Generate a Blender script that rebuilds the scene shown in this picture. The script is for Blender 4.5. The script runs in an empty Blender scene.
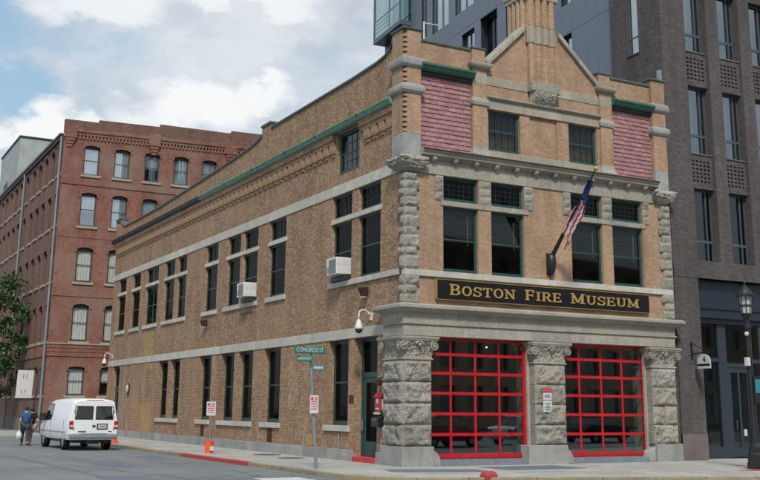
import bpy, bmesh, math, random
from mathutils import Vector, Matrix, noise
random.seed(7)
R=math.radians
sc=bpy.context.scene; col=sc.collection
# ------------------------------------------------------------------ camera
cam=bpy.data.cameras.new('camera'); co=bpy.data.objects.new('camera',cam); col.objects.link(co)
r=Vector((0.87705728,-0.48030055,0.00905011)); u=Vector((-0.11462693,-0.19094619,0.97488472)); f=Vector((0.46650958,0.85606713,0.22252613))
co.matrix_world=Matrix(((r.x,u.x,-f.x,-15.6306),(r.y,u.y,-f.y,-27.2162),(r.z,u.z,-f.z,1.65),(0,0,0,1)))
cam.sensor_width=36; cam.lens=1037.14/760*36; cam.shift_x=-0.00404; cam.shift_y=-0.08997
cam.clip_start=.5; cam.clip_end=2000
sc.camera=co
sc.view_settings.view_transform='Standard'; sc.view_settings.look='None'; sc.view_settings.gamma=1
sc.view_settings.exposure=0.36
# ------------------------------------------------------------------ sun and sky
SUN_EL,SUN_AZ=R(47),R(208)          # azimuth measured clockwise from +Y
sl=bpy.data.lights.new('sun','SUN'); sl.energy=2.7; sl.angle=R(9); sl.color=(1,.94,.85)
so=bpy.data.objects.new('sun',sl); col.objects.link(so)
sd=Vector((math.sin(SUN_AZ)*math.cos(SUN_EL),math.cos(SUN_AZ)*math.cos(SUN_EL),math.sin(SUN_EL)))
so.rotation_euler=sd.to_track_quat('Z','Y').to_euler()
w=bpy.data.worlds.new('World'); sc.world=w; w.use_nodes=True
def sky():
    nt=w.node_tree; N=nt.nodes; L=nt.links
    for n in list(N): N.remove(n)
    out=N.new('ShaderNodeOutputWorld'); bg=N.new('ShaderNodeBackground'); bg.inputs[1].default_value=.078
    L.new(bg.outputs[0],out.inputs[0])
    st=N.new('ShaderNodeTexSky'); st.sky_type='NISHITA'; st.sun_disc=False; st.sun_elevation=SUN_EL; st.sun_rotation=SUN_AZ
    st.air_density=1.2; st.dust_density=1.5; st.ozone_density=1.5
    tc=N.new('ShaderNodeTexCoord')
    def math_(op,a,b=None,clamp=False):
        n=N.new('ShaderNodeMath'); n.operation=op; n.use_clamp=clamp
        for i,x in enumerate((a,b)):
            if x is None: continue
            if isinstance(x,(int,float)): n.inputs[i].default_value=x
            else: L.new(x,n.inputs[i])
        return n.outputs[0]
    def noise_(scale,det,rough,vec,off=0):
        m=N.new('ShaderNodeMapping'); L.new(vec,m.inputs[0]); m.inputs['Scale'].default_value=(1,1,1.8); m.inputs['Location'].default_value=(off,off*.7,off*1.3)
        n=N.new('ShaderNodeTexNoise'); n.inputs['Scale'].default_value=scale; n.inputs['Detail'].default_value=det; n.inputs['Roughness'].default_value=rough
        L.new(m.outputs[0],n.inputs['Vector']); return n
    d=tc.outputs['Generated']
    # turbulence displaces the direction, so that cloud edges billow
    tn=noise_(14,6,.6,d,3); vs=N.new('ShaderNodeVectorMath'); vs.operation='SUBTRACT'; L.new(tn.outputs['Color'],vs.inputs[0]); vs.inputs[1].default_value=(.5,.5,.5)
    vm=N.new('ShaderNodeVectorMath'); vm.operation='SCALE'; L.new(vs.outputs[0],vm.inputs[0]); vm.inputs['Scale'].default_value=.075
    va=N.new('ShaderNodeVectorMath'); va.operation='ADD'; L.new(d,va.inputs[0]); L.new(vm.outputs[0],va.inputs[1]); dd=va.outputs[0]
    def blobs(lst):
        acc=None
        for (x,y,z),(sx,sz),wt in lst:
            m=N.new('ShaderNodeVectorMath'); m.operation='SUBTRACT'; L.new(dd,m.inputs[0]); m.inputs[1].default_value=(x,y,z)
            s=N.new('ShaderNodeVectorMath'); s.operation='MULTIPLY'; L.new(m.outputs[0],s.inputs[0]); s.inputs[1].default_value=(1/sx,1/sx,1/sz)
            ln=N.new('ShaderNodeVectorMath'); ln.operation='LENGTH'; L.new(s.outputs[0],ln.inputs[0])
            mr=N.new('ShaderNodeMapRange'); mr.interpolation_type='SMOOTHSTEP'; L.new(ln.outputs['Value'],mr.inputs[0])
            mr.inputs[1].default_value=1.15; mr.inputs[2].default_value=.55; mr.inputs[3].default_value=0; mr.inputs[4].default_value=wt
            acc=mr.outputs[0] if acc is None else math_('MAXIMUM',acc,mr.outputs[0])
        return acc
    cover=noise_(3.2,7,.55,dd,0).outputs['Fac']
    cov=N.new('ShaderNodeMapRange'); cov.interpolation_type='SMOOTHSTEP'; L.new(cover,cov.inputs[0]); cov.inputs[1].default_value=.30; cov.inputs[2].default_value=.52
    blue=blobs([((.108,.938,.329),(.045,.05),.95),((.142,.949,.280),(.040,.026),.95),((.21,.925,.318),(.05,.018),.55),((.125,.955,.258),(.02,.02),.5)])
    c1=math_('MULTIPLY',cov.outputs[0],math_('SUBTRACT',1,blue),True)
    c1=math_('MAXIMUM',c1,math_('MULTIPLY',blobs([((.3,.89,.31),(.17,.11),.9)]),math_('SUBTRACT',1,blue)))
    white=blobs([((.300,.910,.280),(.055,.030),1),((.345,.893,.292),(.035,.018),.95),((.262,.926,.262),(.05,.018),.8),((.20,.915,.366),(.075,.026),.8),((.32,.87,.378),(.10,.018),.8),((.165,.953,.250),(.028,.03),1),((.200,.943,.240),(.05,.02),.9),((.132,.960,.244),(.022,.018),.9)])
    wn=noise_(5,6,.6,dd,9).outputs['Fac']
    wr=N.new('ShaderNodeMapRange'); wr.interpolation_type='SMOOTHSTEP'; L.new(wn,wr.inputs[0]); wr.inputs[1].default_value=.5; wr.inputs[2].default_value=.68; wr.inputs[4].default_value=.7
    wh=math_('MAXIMUM',white,math_('MULTIPLY',wr.outputs[0],.55))
    gray=noise_(9,6,.6,dd,5).outputs['Fac']
    gr=N.new('ShaderNodeMapRange'); L.new(gray,gr.inputs[0]); gr.inputs[1].default_value=.3; gr.inputs[2].default_value=.7
    def mix(fac,a,b):
        n=N.new('ShaderNodeMix'); n.data_type='RGBA'
        if isinstance(fac,float): n.inputs[0].default_value=fac
        else: L.new(fac,n.inputs[0])
        for i,x in ((6,a),(7,b)):
            if isinstance(x,tuple): n.inputs[i].default_value=x
            else: L.new(x,n.inputs[i])
        return n.outputs[2]
    base=mix(.62,st.outputs[0],(4.2,6.6,8.6,1))
    gcol=mix(gr.outputs[0],(5.1,5.8,6.6,1),(7.0,7.6,8.3,1))
    cc=mix(c1,base,gcol)
    cc=mix(wh,cc,(9.4,9.5,9.6,1))
    L.new(cc,bg.inputs[0])
sky()
# ------------------------------------------------------------------ materials
MATS={}
class NT:
    def __init__(s,name):
        m=bpy.data.materials.new(name); m.use_nodes=True; s.m=m; s.N=m.node_tree.nodes; s.L=m.node_tree.links
        s.b=s.N['Principled BSDF']; s.tc=s.N.new('ShaderNodeTexCoord'); s.o=s.tc.outputs['Object']
        MATS[name]=m
    def put(s,inp,x):
        if isinstance(x,(int,float)): inp.default_value=x
        elif isinstance(x,tuple): inp.default_value=x if len(x)==4 or inp.type=='VECTOR' else (*x,1)
        else: s.L.new(x,inp)
    def noise(s,scale,det=4,rough=.6,vec=None,sc3=None,out='Fac'):
        n=s.N.new('ShaderNodeTexNoise'); n.inputs['Scale'].default_value=scale; n.inputs['Detail'].default_value=det; n.inputs['Roughness'].default_value=rough
        v=vec or s.o
        if sc3:
            mp=s.N.new('ShaderNodeMapping'); s.L.new(v,mp.inputs[0]); mp.inputs['Scale'].default_value=sc3; v=mp.outputs[0]
        s.L.new(v,n.inputs['Vector']); return n.outputs[out]
    def mix(s,fac,a,b,mode='MIX'):
        n=s.N.new('ShaderNodeMix'); n.data_type='RGBA'; n.blend_type=mode
        s.put(n.inputs[0],fac); s.put(n.inputs[6],a); s.put(n.inputs[7],b); return n.outputs[2]
    def mr(s,x,a,b,c=0,d=1):
        n=s.N.new('ShaderNodeMapRange'); s.put(n.inputs[0],x)
        for i,v in enumerate((a,b,c,d)): n.inputs[i+1].default_value=v
        return n.outputs[0]
    def math(s,op,a,b=0):
        n=s.N.new('ShaderNodeMath'); n.operation=op; s.put(n.inputs[0],a); s.put(n.inputs[1],b); return n.outputs[0]
    def bump(s,h,strength=.4,dist=.02):
        n=s.N.new('ShaderNodeBump'); n.inputs['Strength'].default_value=strength; n.inputs['Distance'].default_value=dist
        s.L.new(h,n.inputs['Height']); s.L.new(n.outputs[0],s.b.inputs['Normal'])
    def fin(s,colr,rough=.85,spec=.3,metal=0):
        s.put(s.b.inputs['Base Color'],colr); s.put(s.b.inputs['Roughness'],rough); s.b.inputs['Specular IOR Level'].default_value=spec; s.b.inputs['Metallic'].default_value=metal
        return s.m
    def wallvec(s):
        sp=s.N.new('ShaderNodeSeparateXYZ'); s.L.new(s.o,sp.inputs[0])
        ns=s.N.new('ShaderNodeSeparateXYZ'); s.L.new(s.tc.outputs['Normal'],ns.inputs[0])
        fac=s.math('GREATER_THAN',s.math('ABSOLUTE',ns.outputs[0]),.7)
        uu=s.math('ADD',s.math('MULTIPLY',sp.outputs[1],fac),s.math('MULTIPLY',sp.outputs[0],s.math('SUBTRACT',1,fac)))
        cb=s.N.new('ShaderNodeCombineXYZ'); s.L.new(uu,cb.inputs[0]); s.L.new(sp.outputs[2],cb.inputs[1]); return cb.outputs[0]
    def orand(s):
        return s.N.new('ShaderNodeObjectInfo').outputs['Random']
def brick_mat(name,c1,c2,mortar,bw=.215,rh=.072,ms=.011,stain=(.55,1.1),dark=None,tint=None,off=.5,bumps=.5,perp=.45,bed=.6,var=(.76,1.14)):
    t=NT(name); v=t.wallvec()
    b=t.N.new('ShaderNodeTexBrick'); t.L.new(v,b.inputs['Vector']); b.inputs['Scale'].default_value=1
    b.inputs['Brick Width'].default_value=bw; b.inputs['Row Height'].default_value=rh; b.inputs['Mortar Size'].default_value=ms; b.inputs['Mortar Smooth'].default_value=.2; b.offset=off
    t.put(b.inputs['Color1'],c1); t.put(b.inputs['Color2'],c2); t.put(b.inputs['Mortar'],mortar); b.inputs['Bias'].default_value=-.1
    c=t.mix(perp,t.mix(.5,c1,c2),b.outputs['Color'])
    # brick-to-brick tone, sampled once per course and length
    sn=t.N.new('ShaderNodeVectorMath'); sn.operation='SNAP'; t.L.new(v,sn.inputs[0]); sn.inputs[1].default_value=(bw*.5,rh,1)
    wn=t.N.new('ShaderNodeTexWhiteNoise'); wn.noise_dimensions='3D'; t.L.new(sn.outputs[0],wn.inputs['Vector'])
    c=t.mix(1.0,c,t.mr(wn.outputs['Value'],0,1,*var),'MULTIPLY')
    if dark:
        wd=t.mr(wn.outputs['Value'],.86,.9,0,1); c=t.mix(t.math('MULTIPLY',wd,.55),c,dark)
    n=t.noise(.9,6,.65); c=t.mix(1.0,c,t.mr(n,.25,.75,stain[0]+.15,stain[1]),'MULTIPLY')
    n2=t.noise(1.4,5,.6,sc3=(1,1,.18)); c=t.mix(1.0,c,t.mr(n2,.3,.72,.70,1.12),'MULTIPLY')
    if tint:
        n3=t.noise(.33,4,.6); c=t.mix(t.mr(n3,.45,.62,0,tint[1]),c,tint[0])
    sv=t.N.new('ShaderNodeSeparateXYZ'); t.L.new(v,sv.inputs[0])
    fr=t.math('ABSOLUTE',t.math('SUBTRACT',t.math('FRACT',t.math('DIVIDE',sv.outputs[1],rh)),.5))
    c=t.mix(t.math('MULTIPLY',t.mr(fr,.36,.47,0,1),bed),c,(mortar[0]*.55,mortar[1]*.5,mortar[2]*.47))
    h=t.math('SUBTRACT',t.noise(30,3,.6),t.math('MULTIPLY',t.math('MAXIMUM',b.outputs['Fac'],t.mr(fr,.38,.47,0,1)),2.2))
    t.bump(h,bumps,.012)
    return t.fin(c,.88,.25)
brick_mat('side_brick',(.46,.308,.200),(.345,.218,.136),(.225,.16,.118),var=(.62,1.22),dark=(.11,.07,.05),stain=(.62,1.1),tint=((.36,.225,.14),.3))
brick_mat('front_brick',(.45,.310,.208),(.385,.258,.170),(.35,.245,.175),bw=.22,rh=.06,ms=.006,stain=(.62,1.1),dark=(.33,.205,.125),bumps=.3,perp=.3,bed=.4,var=(.80,1.12))
brick_mat('patch_brick',(.43,.29,.125),(.38,.25,.11),(.34,.25,.15),stain=(.75,1.1))
brick_mat('red_brick',(.35,.145,.105),(.275,.112,.084),(.25,.18,.15),bw=.21,rh=.075,ms=.010,stain=(.5,1.1),dark=(.10,.045,.04),tint=((.25,.165,.135),.9))
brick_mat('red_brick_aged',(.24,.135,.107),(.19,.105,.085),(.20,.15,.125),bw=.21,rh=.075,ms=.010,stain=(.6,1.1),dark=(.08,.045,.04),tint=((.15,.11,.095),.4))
brick_mat('brown_brick',(.118,.108,.107),(.096,.087,.087),(.074,.069,.069),bw=.3,rh=.072,ms=.012,stain=(.8,1.08),dark=(.08,.06,.06))
def stone(name,c,rough=.85,scale=1.0,spread=(.72,1.15),speck=.25,warm=None,b=.35,streak=.3):
    t=NT(name); n=t.noise(1.3*scale,6,.65); cc=t.mix(1.0,c,t.mr(n,.25,.75,*spread),'MULTIPLY')
    n2=t.noise(55,3,.7); cc=t.mix(1.0,cc,t.mr(n2,.3,.7,1-speck,1+speck*.7),'MULTIPLY')
    n4=t.noise(17,4,.7); cc=t.mix(1.0,cc,t.mr(n4,.32,.68,1-speck*.9,1+speck*.55),'MULTIPLY')
    n3=t.noise(3.0,5,.6,sc3=(1,1,.12)); cc=t.mix(t.mr(n3,.5,.78,0,streak),cc,(c[0]*.42,c[1]*.42,c[2]*.42))
    if warm: cc=t.mix(t.mr(t.noise(.8,4,.6),.48,.66,0,.6),cc,warm)
    cc=t.mix(1.0,cc,t.mr(t.orand(),0,1,.90,1.07),'MULTIPLY')
    t.bump(t.math('ADD',t.noise(40,4,.7),t.math('MULTIPLY',t.noise(9,5,.7),1.5)),b,.02)
    return t.fin(cc,rough,.25)
stone('granite',(.285,.29,.275),warm=(.27,.26,.215))
stone('rock_granite',(.345,.335,.295),warm=(.335,.295,.23),b=.9,speck=.45,spread=(.55,1.22),streak=.22)
stone('carved_stone',(.355,.34,.295),warm=(.34,.305,.235),b=.6,speck=.3)
stone('blue_stone',(.31,.318,.31),speck=.18,streak=.45)
stone('white_band',(.50,.485,.44),speck=.15,spread=(.8,1.1))
stone('sandstone',(.36,.325,.265),warm=(.33,.31,.26),speck=.15)
stone('concrete_walk',(.40,.40,.38),speck=.2,spread=(.68,1.12),streak=.25,b=.2)
stone('kerb_granite',(.30,.27,.19),warm=(.30,.22,.10),speck=.3)
stone('plum_stone',(.165,.135,.135),speck=.1,streak=.1)
stone('penthouse_render',(.36,.40,.39),speck=.06,streak=.15,b=.1)
stone('plaster',(.30,.28,.24),speck=.05)
def paint(name,c,rough=.45,spec=.5,metal=0,wear=.12,bump=.05,scale=6,dirt=None):
    t=NT(name); n=t.noise(scale,5,.6); cc=t.mix(1.0,c,t.mr(n,.3,.7,1-wear,1+wear*.5),'MULTIPLY')
    if dirt: cc=t.mix(t.mr(t.noise(2.5,5,.7,sc3=(1,1,.2)),.52,.75,0,.5),cc,dirt)
    t.bump(t.noise(scale*9,3,.6),bump,.01)
    return t.fin(cc,t.mr(n,.3,.7,rough*.85,min(1,rough*1.2)),spec,metal)
paint('green_frame',(.014,.060,.055),.5)
paint('verdigris',(.16,.30,.22),.75,.25,wear=.4,scale=9,dirt=(.08,.16,.11))
paint('copper_green',(.05,.135,.10),.7,.3,wear=.35,scale=9,dirt=(.06,.10,.075))
paint('dark_metal',(.018,.02,.022),.5)
paint('coping_metal',(.085,.115,.11),.6,.3,wear=.25)
paint('door_red',(.43,.006,.012),.42,wear=.2)
paint('step_red',(.46,.045,.05),.7,.3,wear=.3)
paint('kerb_red',(.40,.055,.055),.8,.25,wear=.4,scale=12,dirt=(.20,.13,.11))
paint('sign_navy',(.006,.006,.010),.6,.25)
paint('gold',(.40,.275,.075),.45,.5,.25)
paint('white_paint',(.58,.59,.59),.4)
paint('van_white',(.70,.72,.75),.3,.5,wear=.03,bump=0)
paint('off_white',(.55,.56,.55),.55)
paint('grey_plastic',(.23,.25,.26),.5)
paint('black_plastic',(.015,.015,.016),.5)
paint('bumper_grey',(.27,.30,.32),.4,.5,.3)
paint('rubber',(.016,.016,.017),.85,.2)
paint('orange',(.80,.09,.02),.5)
paint('chrome',(.55,.57,.6),.15,.5,1.0,wear=.05)
paint('galvanised',(.24,.265,.29),.5,.4,.4)
paint('black_iron',(.010,.012,.014),.45)
paint('sign_green',(.006,.14,.085),.5)
paint('sign_teal',(.02,.21,.26),.5)
paint('panel_blue',(.142,.175,.225),.45,.5,.15,wear=.05,scale=2,bump=.01)
paint('panel_navy',(.018,.026,.042),.4,.5,.2)
paint('frame_blue',(.085,.115,.14),.4,.5,.3)
paint('shop_frame',(.035,.047,.062),.4,.5,.3)
paint('frame_brown',(.05,.053,.05),.5)
paint('tail_red',(.33,.012,.015),.2)
paint('engine_red',(.33,.01,.012),.25)
paint('tar',(.07,.075,.08),.8,.3)
paint('asphalt_patch',(.135,.155,.185),.9,.2,wear=.25)
paint('curtain',(.62,.64,.63),.9,.1,wear=.12,scale=3)
paint('blind',(.15,.125,.10),.8,.2)
paint('skin',(.42,.24,.17),.6,.3)
paint('hair',(.02,.014,.01),.7)
paint('blue_cloth',(.03,.09,.21),.9,.1,wear=.3)
paint('dark_cloth',(.05,.058,.08),.9,.1,wear=.3)
paint('black_cloth',(.02,.02,.022),.9,.1)
paint('tan_cloth',(.36,.29,.2),.9,.1)
paint('plate_white',(.50,.51,.53),.4)
paint('plate_bronze',(.06,.035,.025),.5,.5,.5)
paint('lamp_glass',(.42,.43,.42),.15)
paint('bark',(.09,.07,.05),.9,.1,wear=.4)
paint('flag_red',(.42,.03,.045),.85,.1); paint('flag_white',(.62,.61,.60),.85,.1); paint('flag_blue',(.018,.035,.13),.85,.1)
paint('red_ink',(.45,.06,.07),.6); paint('dark_ink',(.06,.07,.08),.6)
paint('brick_red_pave',(.36,.07,.07),.85,.2,wear=.35,scale=14)
paint('inner_dark',(.03,.03,.03),.9,.1)
paint('inner_warm',(.13,.12,.11),.9,.1)
paint('inner_brown',(.06,.035,.02),.7,.2)
paint('olive_wall',(.10,.085,.05),.8,.1)
def slate_mat():
    t=NT('pink_slate'); rr=t.orand()
    c=t.mix(rr,(.275,.135,.145),(.35,.19,.198)); n=t.noise(6,5,.6,sc3=(1,1,3)); c=t.mix(1.0,c,t.mr(n,.3,.7,.8,1.12),'MULTIPLY'); t.bump(t.noise(25,4,.6),.3,.01); t.fin(c,.75,.3)
slate_mat()
def road_mat():
    t=NT('asphalt'); c=t.mix(t.noise(120,3,.7),(.135,.148,.160),(.20,.214,.225)); n=t.noise(.25,6,.6); c=t.mix(1.0,c,t.mr(n,.3,.7,.82,1.12),'MULTIPLY')
    n=t.noise(1.0,5,.65,sc3=(2.2,.12,1)); c=t.mix(1.0,c,t.mr(n,.3,.72,.86,1.08),'MULTIPLY'); st=t.mr(t.noise(.9,5,.75),.60,.72,0,.45); c=t.mix(st,c,(.07,.075,.08)); sp=t.mr(t.noise(7,3,.6),.66,.74,0,.35); c=t.mix(sp,c,(.06,.063,.066)); gr=t.mr(t.noise(46,2,.6),.62,.72,0,.4); c=t.mix(gr,c,(.27,.275,.28)); t.bump(t.noise(160,3,.7),.35,.008); t.fin(c,.88,.25)
road_mat()
def ground_mat():
    t=NT('earth'); c=t.mix(t.noise(.6,6,.7),(.12,.12,.12),(.2,.2,.195)); t.fin(c,.95,.1)
ground_mat()
def leaf_mat():
    t=NT('leaf'); c=t.mix(t.noise(1.2,4,.6),(.022,.055,.016),(.06,.105,.03)); t.fin(c,.6,.3)
    t.b.inputs['Subsurface Weight'].default_value=0
leaf_mat()
def glass(name,tint,refl,rough=.02,f0=.06,wavy=.0,graz=.8):
    t=NT(name); N,L=t.N,t.L
    tr=N.new('ShaderNodeBsdfTransparent'); tr.inputs[0].default_value=(*tint,1)
    gl=N.new('ShaderNodeBsdfGlossy'); gl.inputs['Roughness'].default_value=rough; gl.inputs[0].default_value=(.95,1,1,1)
    lw=N.new('ShaderNodeLayerWeight'); lw.inputs[0].default_value=.5
    p=t.math('POWER',lw.outputs['Facing'],4.0); fac=t.math('ADD',t.math('MULTIPLY',p,graz),refl)
    mx=N.new('ShaderNodeMixShader'); L.new(fac,mx.inputs[0]); L.new(tr.outputs[0],mx.inputs[1]); L.new(gl.outputs[0],mx.inputs[2])
    if wavy:
        bp=N.new('ShaderNodeBump'); bp.inputs['Strength'].default_value=wavy; bp.inputs['Distance'].default_value=.02; L.new(t.noise(1.3,2,.5),bp.inputs['Height']); L.new(bp.outputs[0],gl.inputs['Normal'])
    L.new(mx.outputs[0],N['Material Output'].inputs[0]); return t.m
glass('clear_glass',(.75,.8,.8),.05)
glass('door_glass',(.75,.8,.8),.13)
glass('screen_glass',(.40,.42,.43),.012,.08,graz=.16)
glass('front_glass',(.6,.62,.62),.028,.03,graz=.35)
glass('curtain_glass',(.95,.96,.96),.09)
glass('pale_glass',(.85,.9,.93),.28)
glass('sky_glass',(.55,.62,.66),.42,wavy=.03)
glass('tall_glass',(.5,.56,.58),.22,wavy=.015)
glass('dim_glass',(.5,.54,.55),.06,wavy=.02,graz=.4)
glass('balcony_glass',(.45,.62,.6),.22)
glass('car_glass',(.25,.28,.29),.10)
lm=bpy.data.materials.new('lit_bulb'); lm.use_nodes=True; lm.node_tree.nodes['Principled BSDF'].inputs['Emission Color'].default_value=(1,.85,.6,1); lm.node_tree.nodes['Principled BSDF'].inputs['Emission Strength'].default_value=9; MATS['lit_bulb']=lm
def M_(n): return MATS[n]
# ------------------------------------------------------------------ mesh helpers
class MB:
    def __init__(s): s.v=[]; s.f=[]; s.mi=[]
    def add(s,vs,fs,mi=0):
        b=len(s.v); s.v+= [tuple(v) for v in vs]; s.f+=[tuple(i+b for i in q) for q in fs]; s.mi+=[mi]*len(fs); return s
    def box(s,x0,x1,y0,y1,z0,z1,mi=0):
        return s.add([(x0,y0,z0),(x1,y0,z0),(x1,y1,z0),(x0,y1,z0),(x0,y0,z1),(x1,y0,z1),(x1,y1,z1),(x0,y1,z1)],
          [(0,3,2,1),(4,5,6,7),(0,1,5,4),(1,2,6,5),(2,3,7,6),(3,0,4,7)],mi)
    def quad(s,*p,mi=0): return s.add(p,[tuple(range(len(p)))],mi)
    def tube(s,p0,p1,r0,r1=None,n=10,cap=True,mi=0):
        r1=r0 if r1 is None else r1; p0=Vector(p0); p1=Vector(p1); d=(p1-p0).normalized()
        a=d.orthogonal().normalized(); b=d.cross(a); vs=[]
        for p,rr in ((p0,r0),(p1,r1)):
            for i in range(n):
                t=2*math.pi*i/n; vs.append(p+(a*math.cos(t)+b*math.sin(t))*rr)
        fs=[(i,(i+1)%n,n+(i+1)%n,n+i) for i in range(n)]
        if cap: fs+= [tuple(range(n))[::-1],tuple(range(n,2*n))]
        return s.add(vs,fs,mi)
    def path(s,pts,rad,n=8):
        for a,b in zip(pts,pts[1:]): s.tube(a,b,rad,n=n)
        return s
    def lathe(s,cx,cy,prof,n=16,mi=0):
        vs=[];fs=[]
        for rr,z in prof:
            for i in range(n):
                t=2*math.pi*i/n; vs.append((cx+rr*math.cos(t),cy+rr*math.sin(t),z))
        for k in range(len(prof)-1):
            for i in range(n): fs.append((k*n+i,k*n+(i+1)%n,(k+1)*n+(i+1)%n,(k+1)*n+i))
        fs+= [tuple(range(n))[::-1],tuple(range((len(prof)-1)*n,len(prof)*n))]
        return s.add(vs,fs,mi)
    def prism(s,poly,ext,mi=0):
        """poly: list of 3D points, ext: vector"""
        n=len(poly); e=Vector(ext); vs=[Vector(p) for p in poly]+[Vector(p)+e for p in poly]
        return s.add(vs,[tuple(range(n)),tuple(range(n,2*n))[::-1]]+[(i,i+n,(i+1)%n+n,(i+1)%n) for i in range(n)],mi)
    def ring(s,x0,x1,y0,y1,prof,mi=0):
        """moulding round a rectangle: prof = [(offset,z)]"""
        vs=[];fs=[]
        for o,z in prof: vs+=[(x0-o,y0-o,z),(x1+o,y0-o,z),(x1+o,y1+o,z),(x0-o,y1+o,z)]
        for k in range(len(prof)-1):
            for i in range(4): fs.append((k*4+i,k*4+(i+1)%4,k*4+4+(i+1)%4,k*4+4+i))
        k=(len(prof)-1)*4; fs+=[(3,2,1,0),(k,k+1,k+2,k+3)]
        return s.add(vs,fs,mi)
    def sphere(s,c,rad,n=10,m=6,mi=0):
        rx,ry,rz=rad if isinstance(rad,tuple) else (rad,)*3
        return s.add([(c[0],c[1],c[2]-rz)]+[(c[0]+rx*math.cos(2*math.pi*i/n)*math.sin(math.pi*k/m),c[1]+ry*math.sin(2*math.pi*i/n)*math.sin(math.pi*k/m),c[2]-rz*math.cos(math.pi*k/m)) for k in range(1,m) for i in range(n)]+[(c[0],c[1],c[2]+rz)],
          [(0,1+(i+1)%n,1+i) for i in range(n)]+[(1+(k*n)+i,1+k*n+(i+1)%n,1+(k+1)*n+(i+1)%n,1+(k+1)*n+i) for k in range(m-2) for i in range(n)]+[(1+(m-2)*n+i,1+(m-2)*n+(i+1)%n,1+(m-1)*n) for i in range(n)],mi)
    def mesh(s,name,mats,smooth=False,recalc=True,weld=False):
        me=bpy.data.meshes.new(name); me.from_pydata(s.v,[],s.f)
        for m in (mats if isinstance(mats,(list,tuple)) else [mats]): me.materials.append(M_(m) if isinstance(m,str) else m)
        for p,i in zip(me.polygons,s.mi): p.material_index=i; p.use_smooth=smooth
        if recalc or weld:
            bm=bmesh.new(); bm.from_mesh(me)
            if weld: bmesh.ops.remove_doubles(bm,verts=bm.verts,dist=.0005)
            if recalc: bmesh.ops.recalc_face_normals(bm,faces=bm.faces)
            bm.to_mesh(me); bm.free()
        me.update(); return me
    def build(s,name,mats,parent=None,smooth=False,bevel=0,recalc=True,weld=False,seg=1):
        return link(name,s.mesh(name,mats,smooth,recalc,weld),parent,bevel,seg)
def link(name,me,parent=None,bevel=0,seg=1,loc=None):
    o=bpy.data.objects.new(name,me); col.objects.link(o)
    if parent: o.parent=parent
    if loc: o.location=loc
    if bevel:
        b=o.modifiers.new('bevel','BEVEL'); b.width=bevel; b.segments=seg; b.limit_method='ANGLE'; b.angle_limit=R(40)
    return o
def thing(name,label,cat,loc=(0,0,0),rz=0,group=None):
    o=bpy.data.objects.new(name,None); col.objects.link(o); o.location=loc; o.rotation_euler=(0,0,rz); o.empty_display_size=.2
    o['label']=label; o['category']=cat
    if group: o['group']=group
    return o
def struct(o): o['kind']='structure'; return o
class Fac:
    """facade coordinates: u along the wall, d inward, z up"""
    def __init__(s,kind,base=0): s.k=kind; s.b=base
    def p(s,u_,d,z): return (u_,s.b+d,z) if s.k=='f' else (s.b+d,u_,z)
    def box(s,m,u0,u1,d0,d1,z0,z1,mi=0):
        a=s.p(u0,d0,z0); b=s.p(u1,d1,z1)
        return m.box(min(a[0],b[0]),max(a[0],b[0]),min(a[1],b[1]),max(a[1],b[1]),z0,z1,mi)
    def wall(s,m,u0,u1,z0,z1,holes,depth,top=None,back=True):
        us=sorted({u0,u1,*[h[0] for h in holes],*[h[1] for h in holes]}); zs=sorted({z0,z1,*[h[2] for h in holes],*[h[3] for h in holes]})
        us=[x for x in us if u0<=x<=u1]; zs=[x for x in zs if z0<=x<=z1]
        for a,b in zip(us,us[1:]):
            for c,e in zip(zs,zs[1:]):
                mu,mz=(a+b)/2,(c+e)/2
                if any(h[0]<mu<h[1] and h[2]<mz<h[3] for h in holes): continue
                m.quad(s.p(a,0,c),s.p(b,0,c),s.p(b,0,e),s.p(a,0,e))
        for h in holes:
            a,b,c,e=h[:4]; dp=h[4] if len(h)>4 else depth
            m.quad(s.p(a,0,c),s.p(a,dp,c),s.p(a,dp,e),s.p(a,0,e)); m.quad(s.p(b,0,c),s.p(b,dp,c),s.p(b,dp,e),s.p(b,0,e))
            m.quad(s.p(a,0,c),s.p(b,0,c),s.p(b,dp,c),s.p(a,dp,c)); m.quad(s.p(a,0,e),s.p(b,0,e),s.p(b,dp,e),s.p(a,dp,e))
        return m
    def extr(s,m,prof,u0,u1,mi=0):
        e=Vector(s.p(u1,0,0))-Vector(s.p(u0,0,0)); return m.prism([s.p(u0,d,z) for d,z in prof],e,mi)
FR=Fac('f'); SD=Fac('s')
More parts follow.
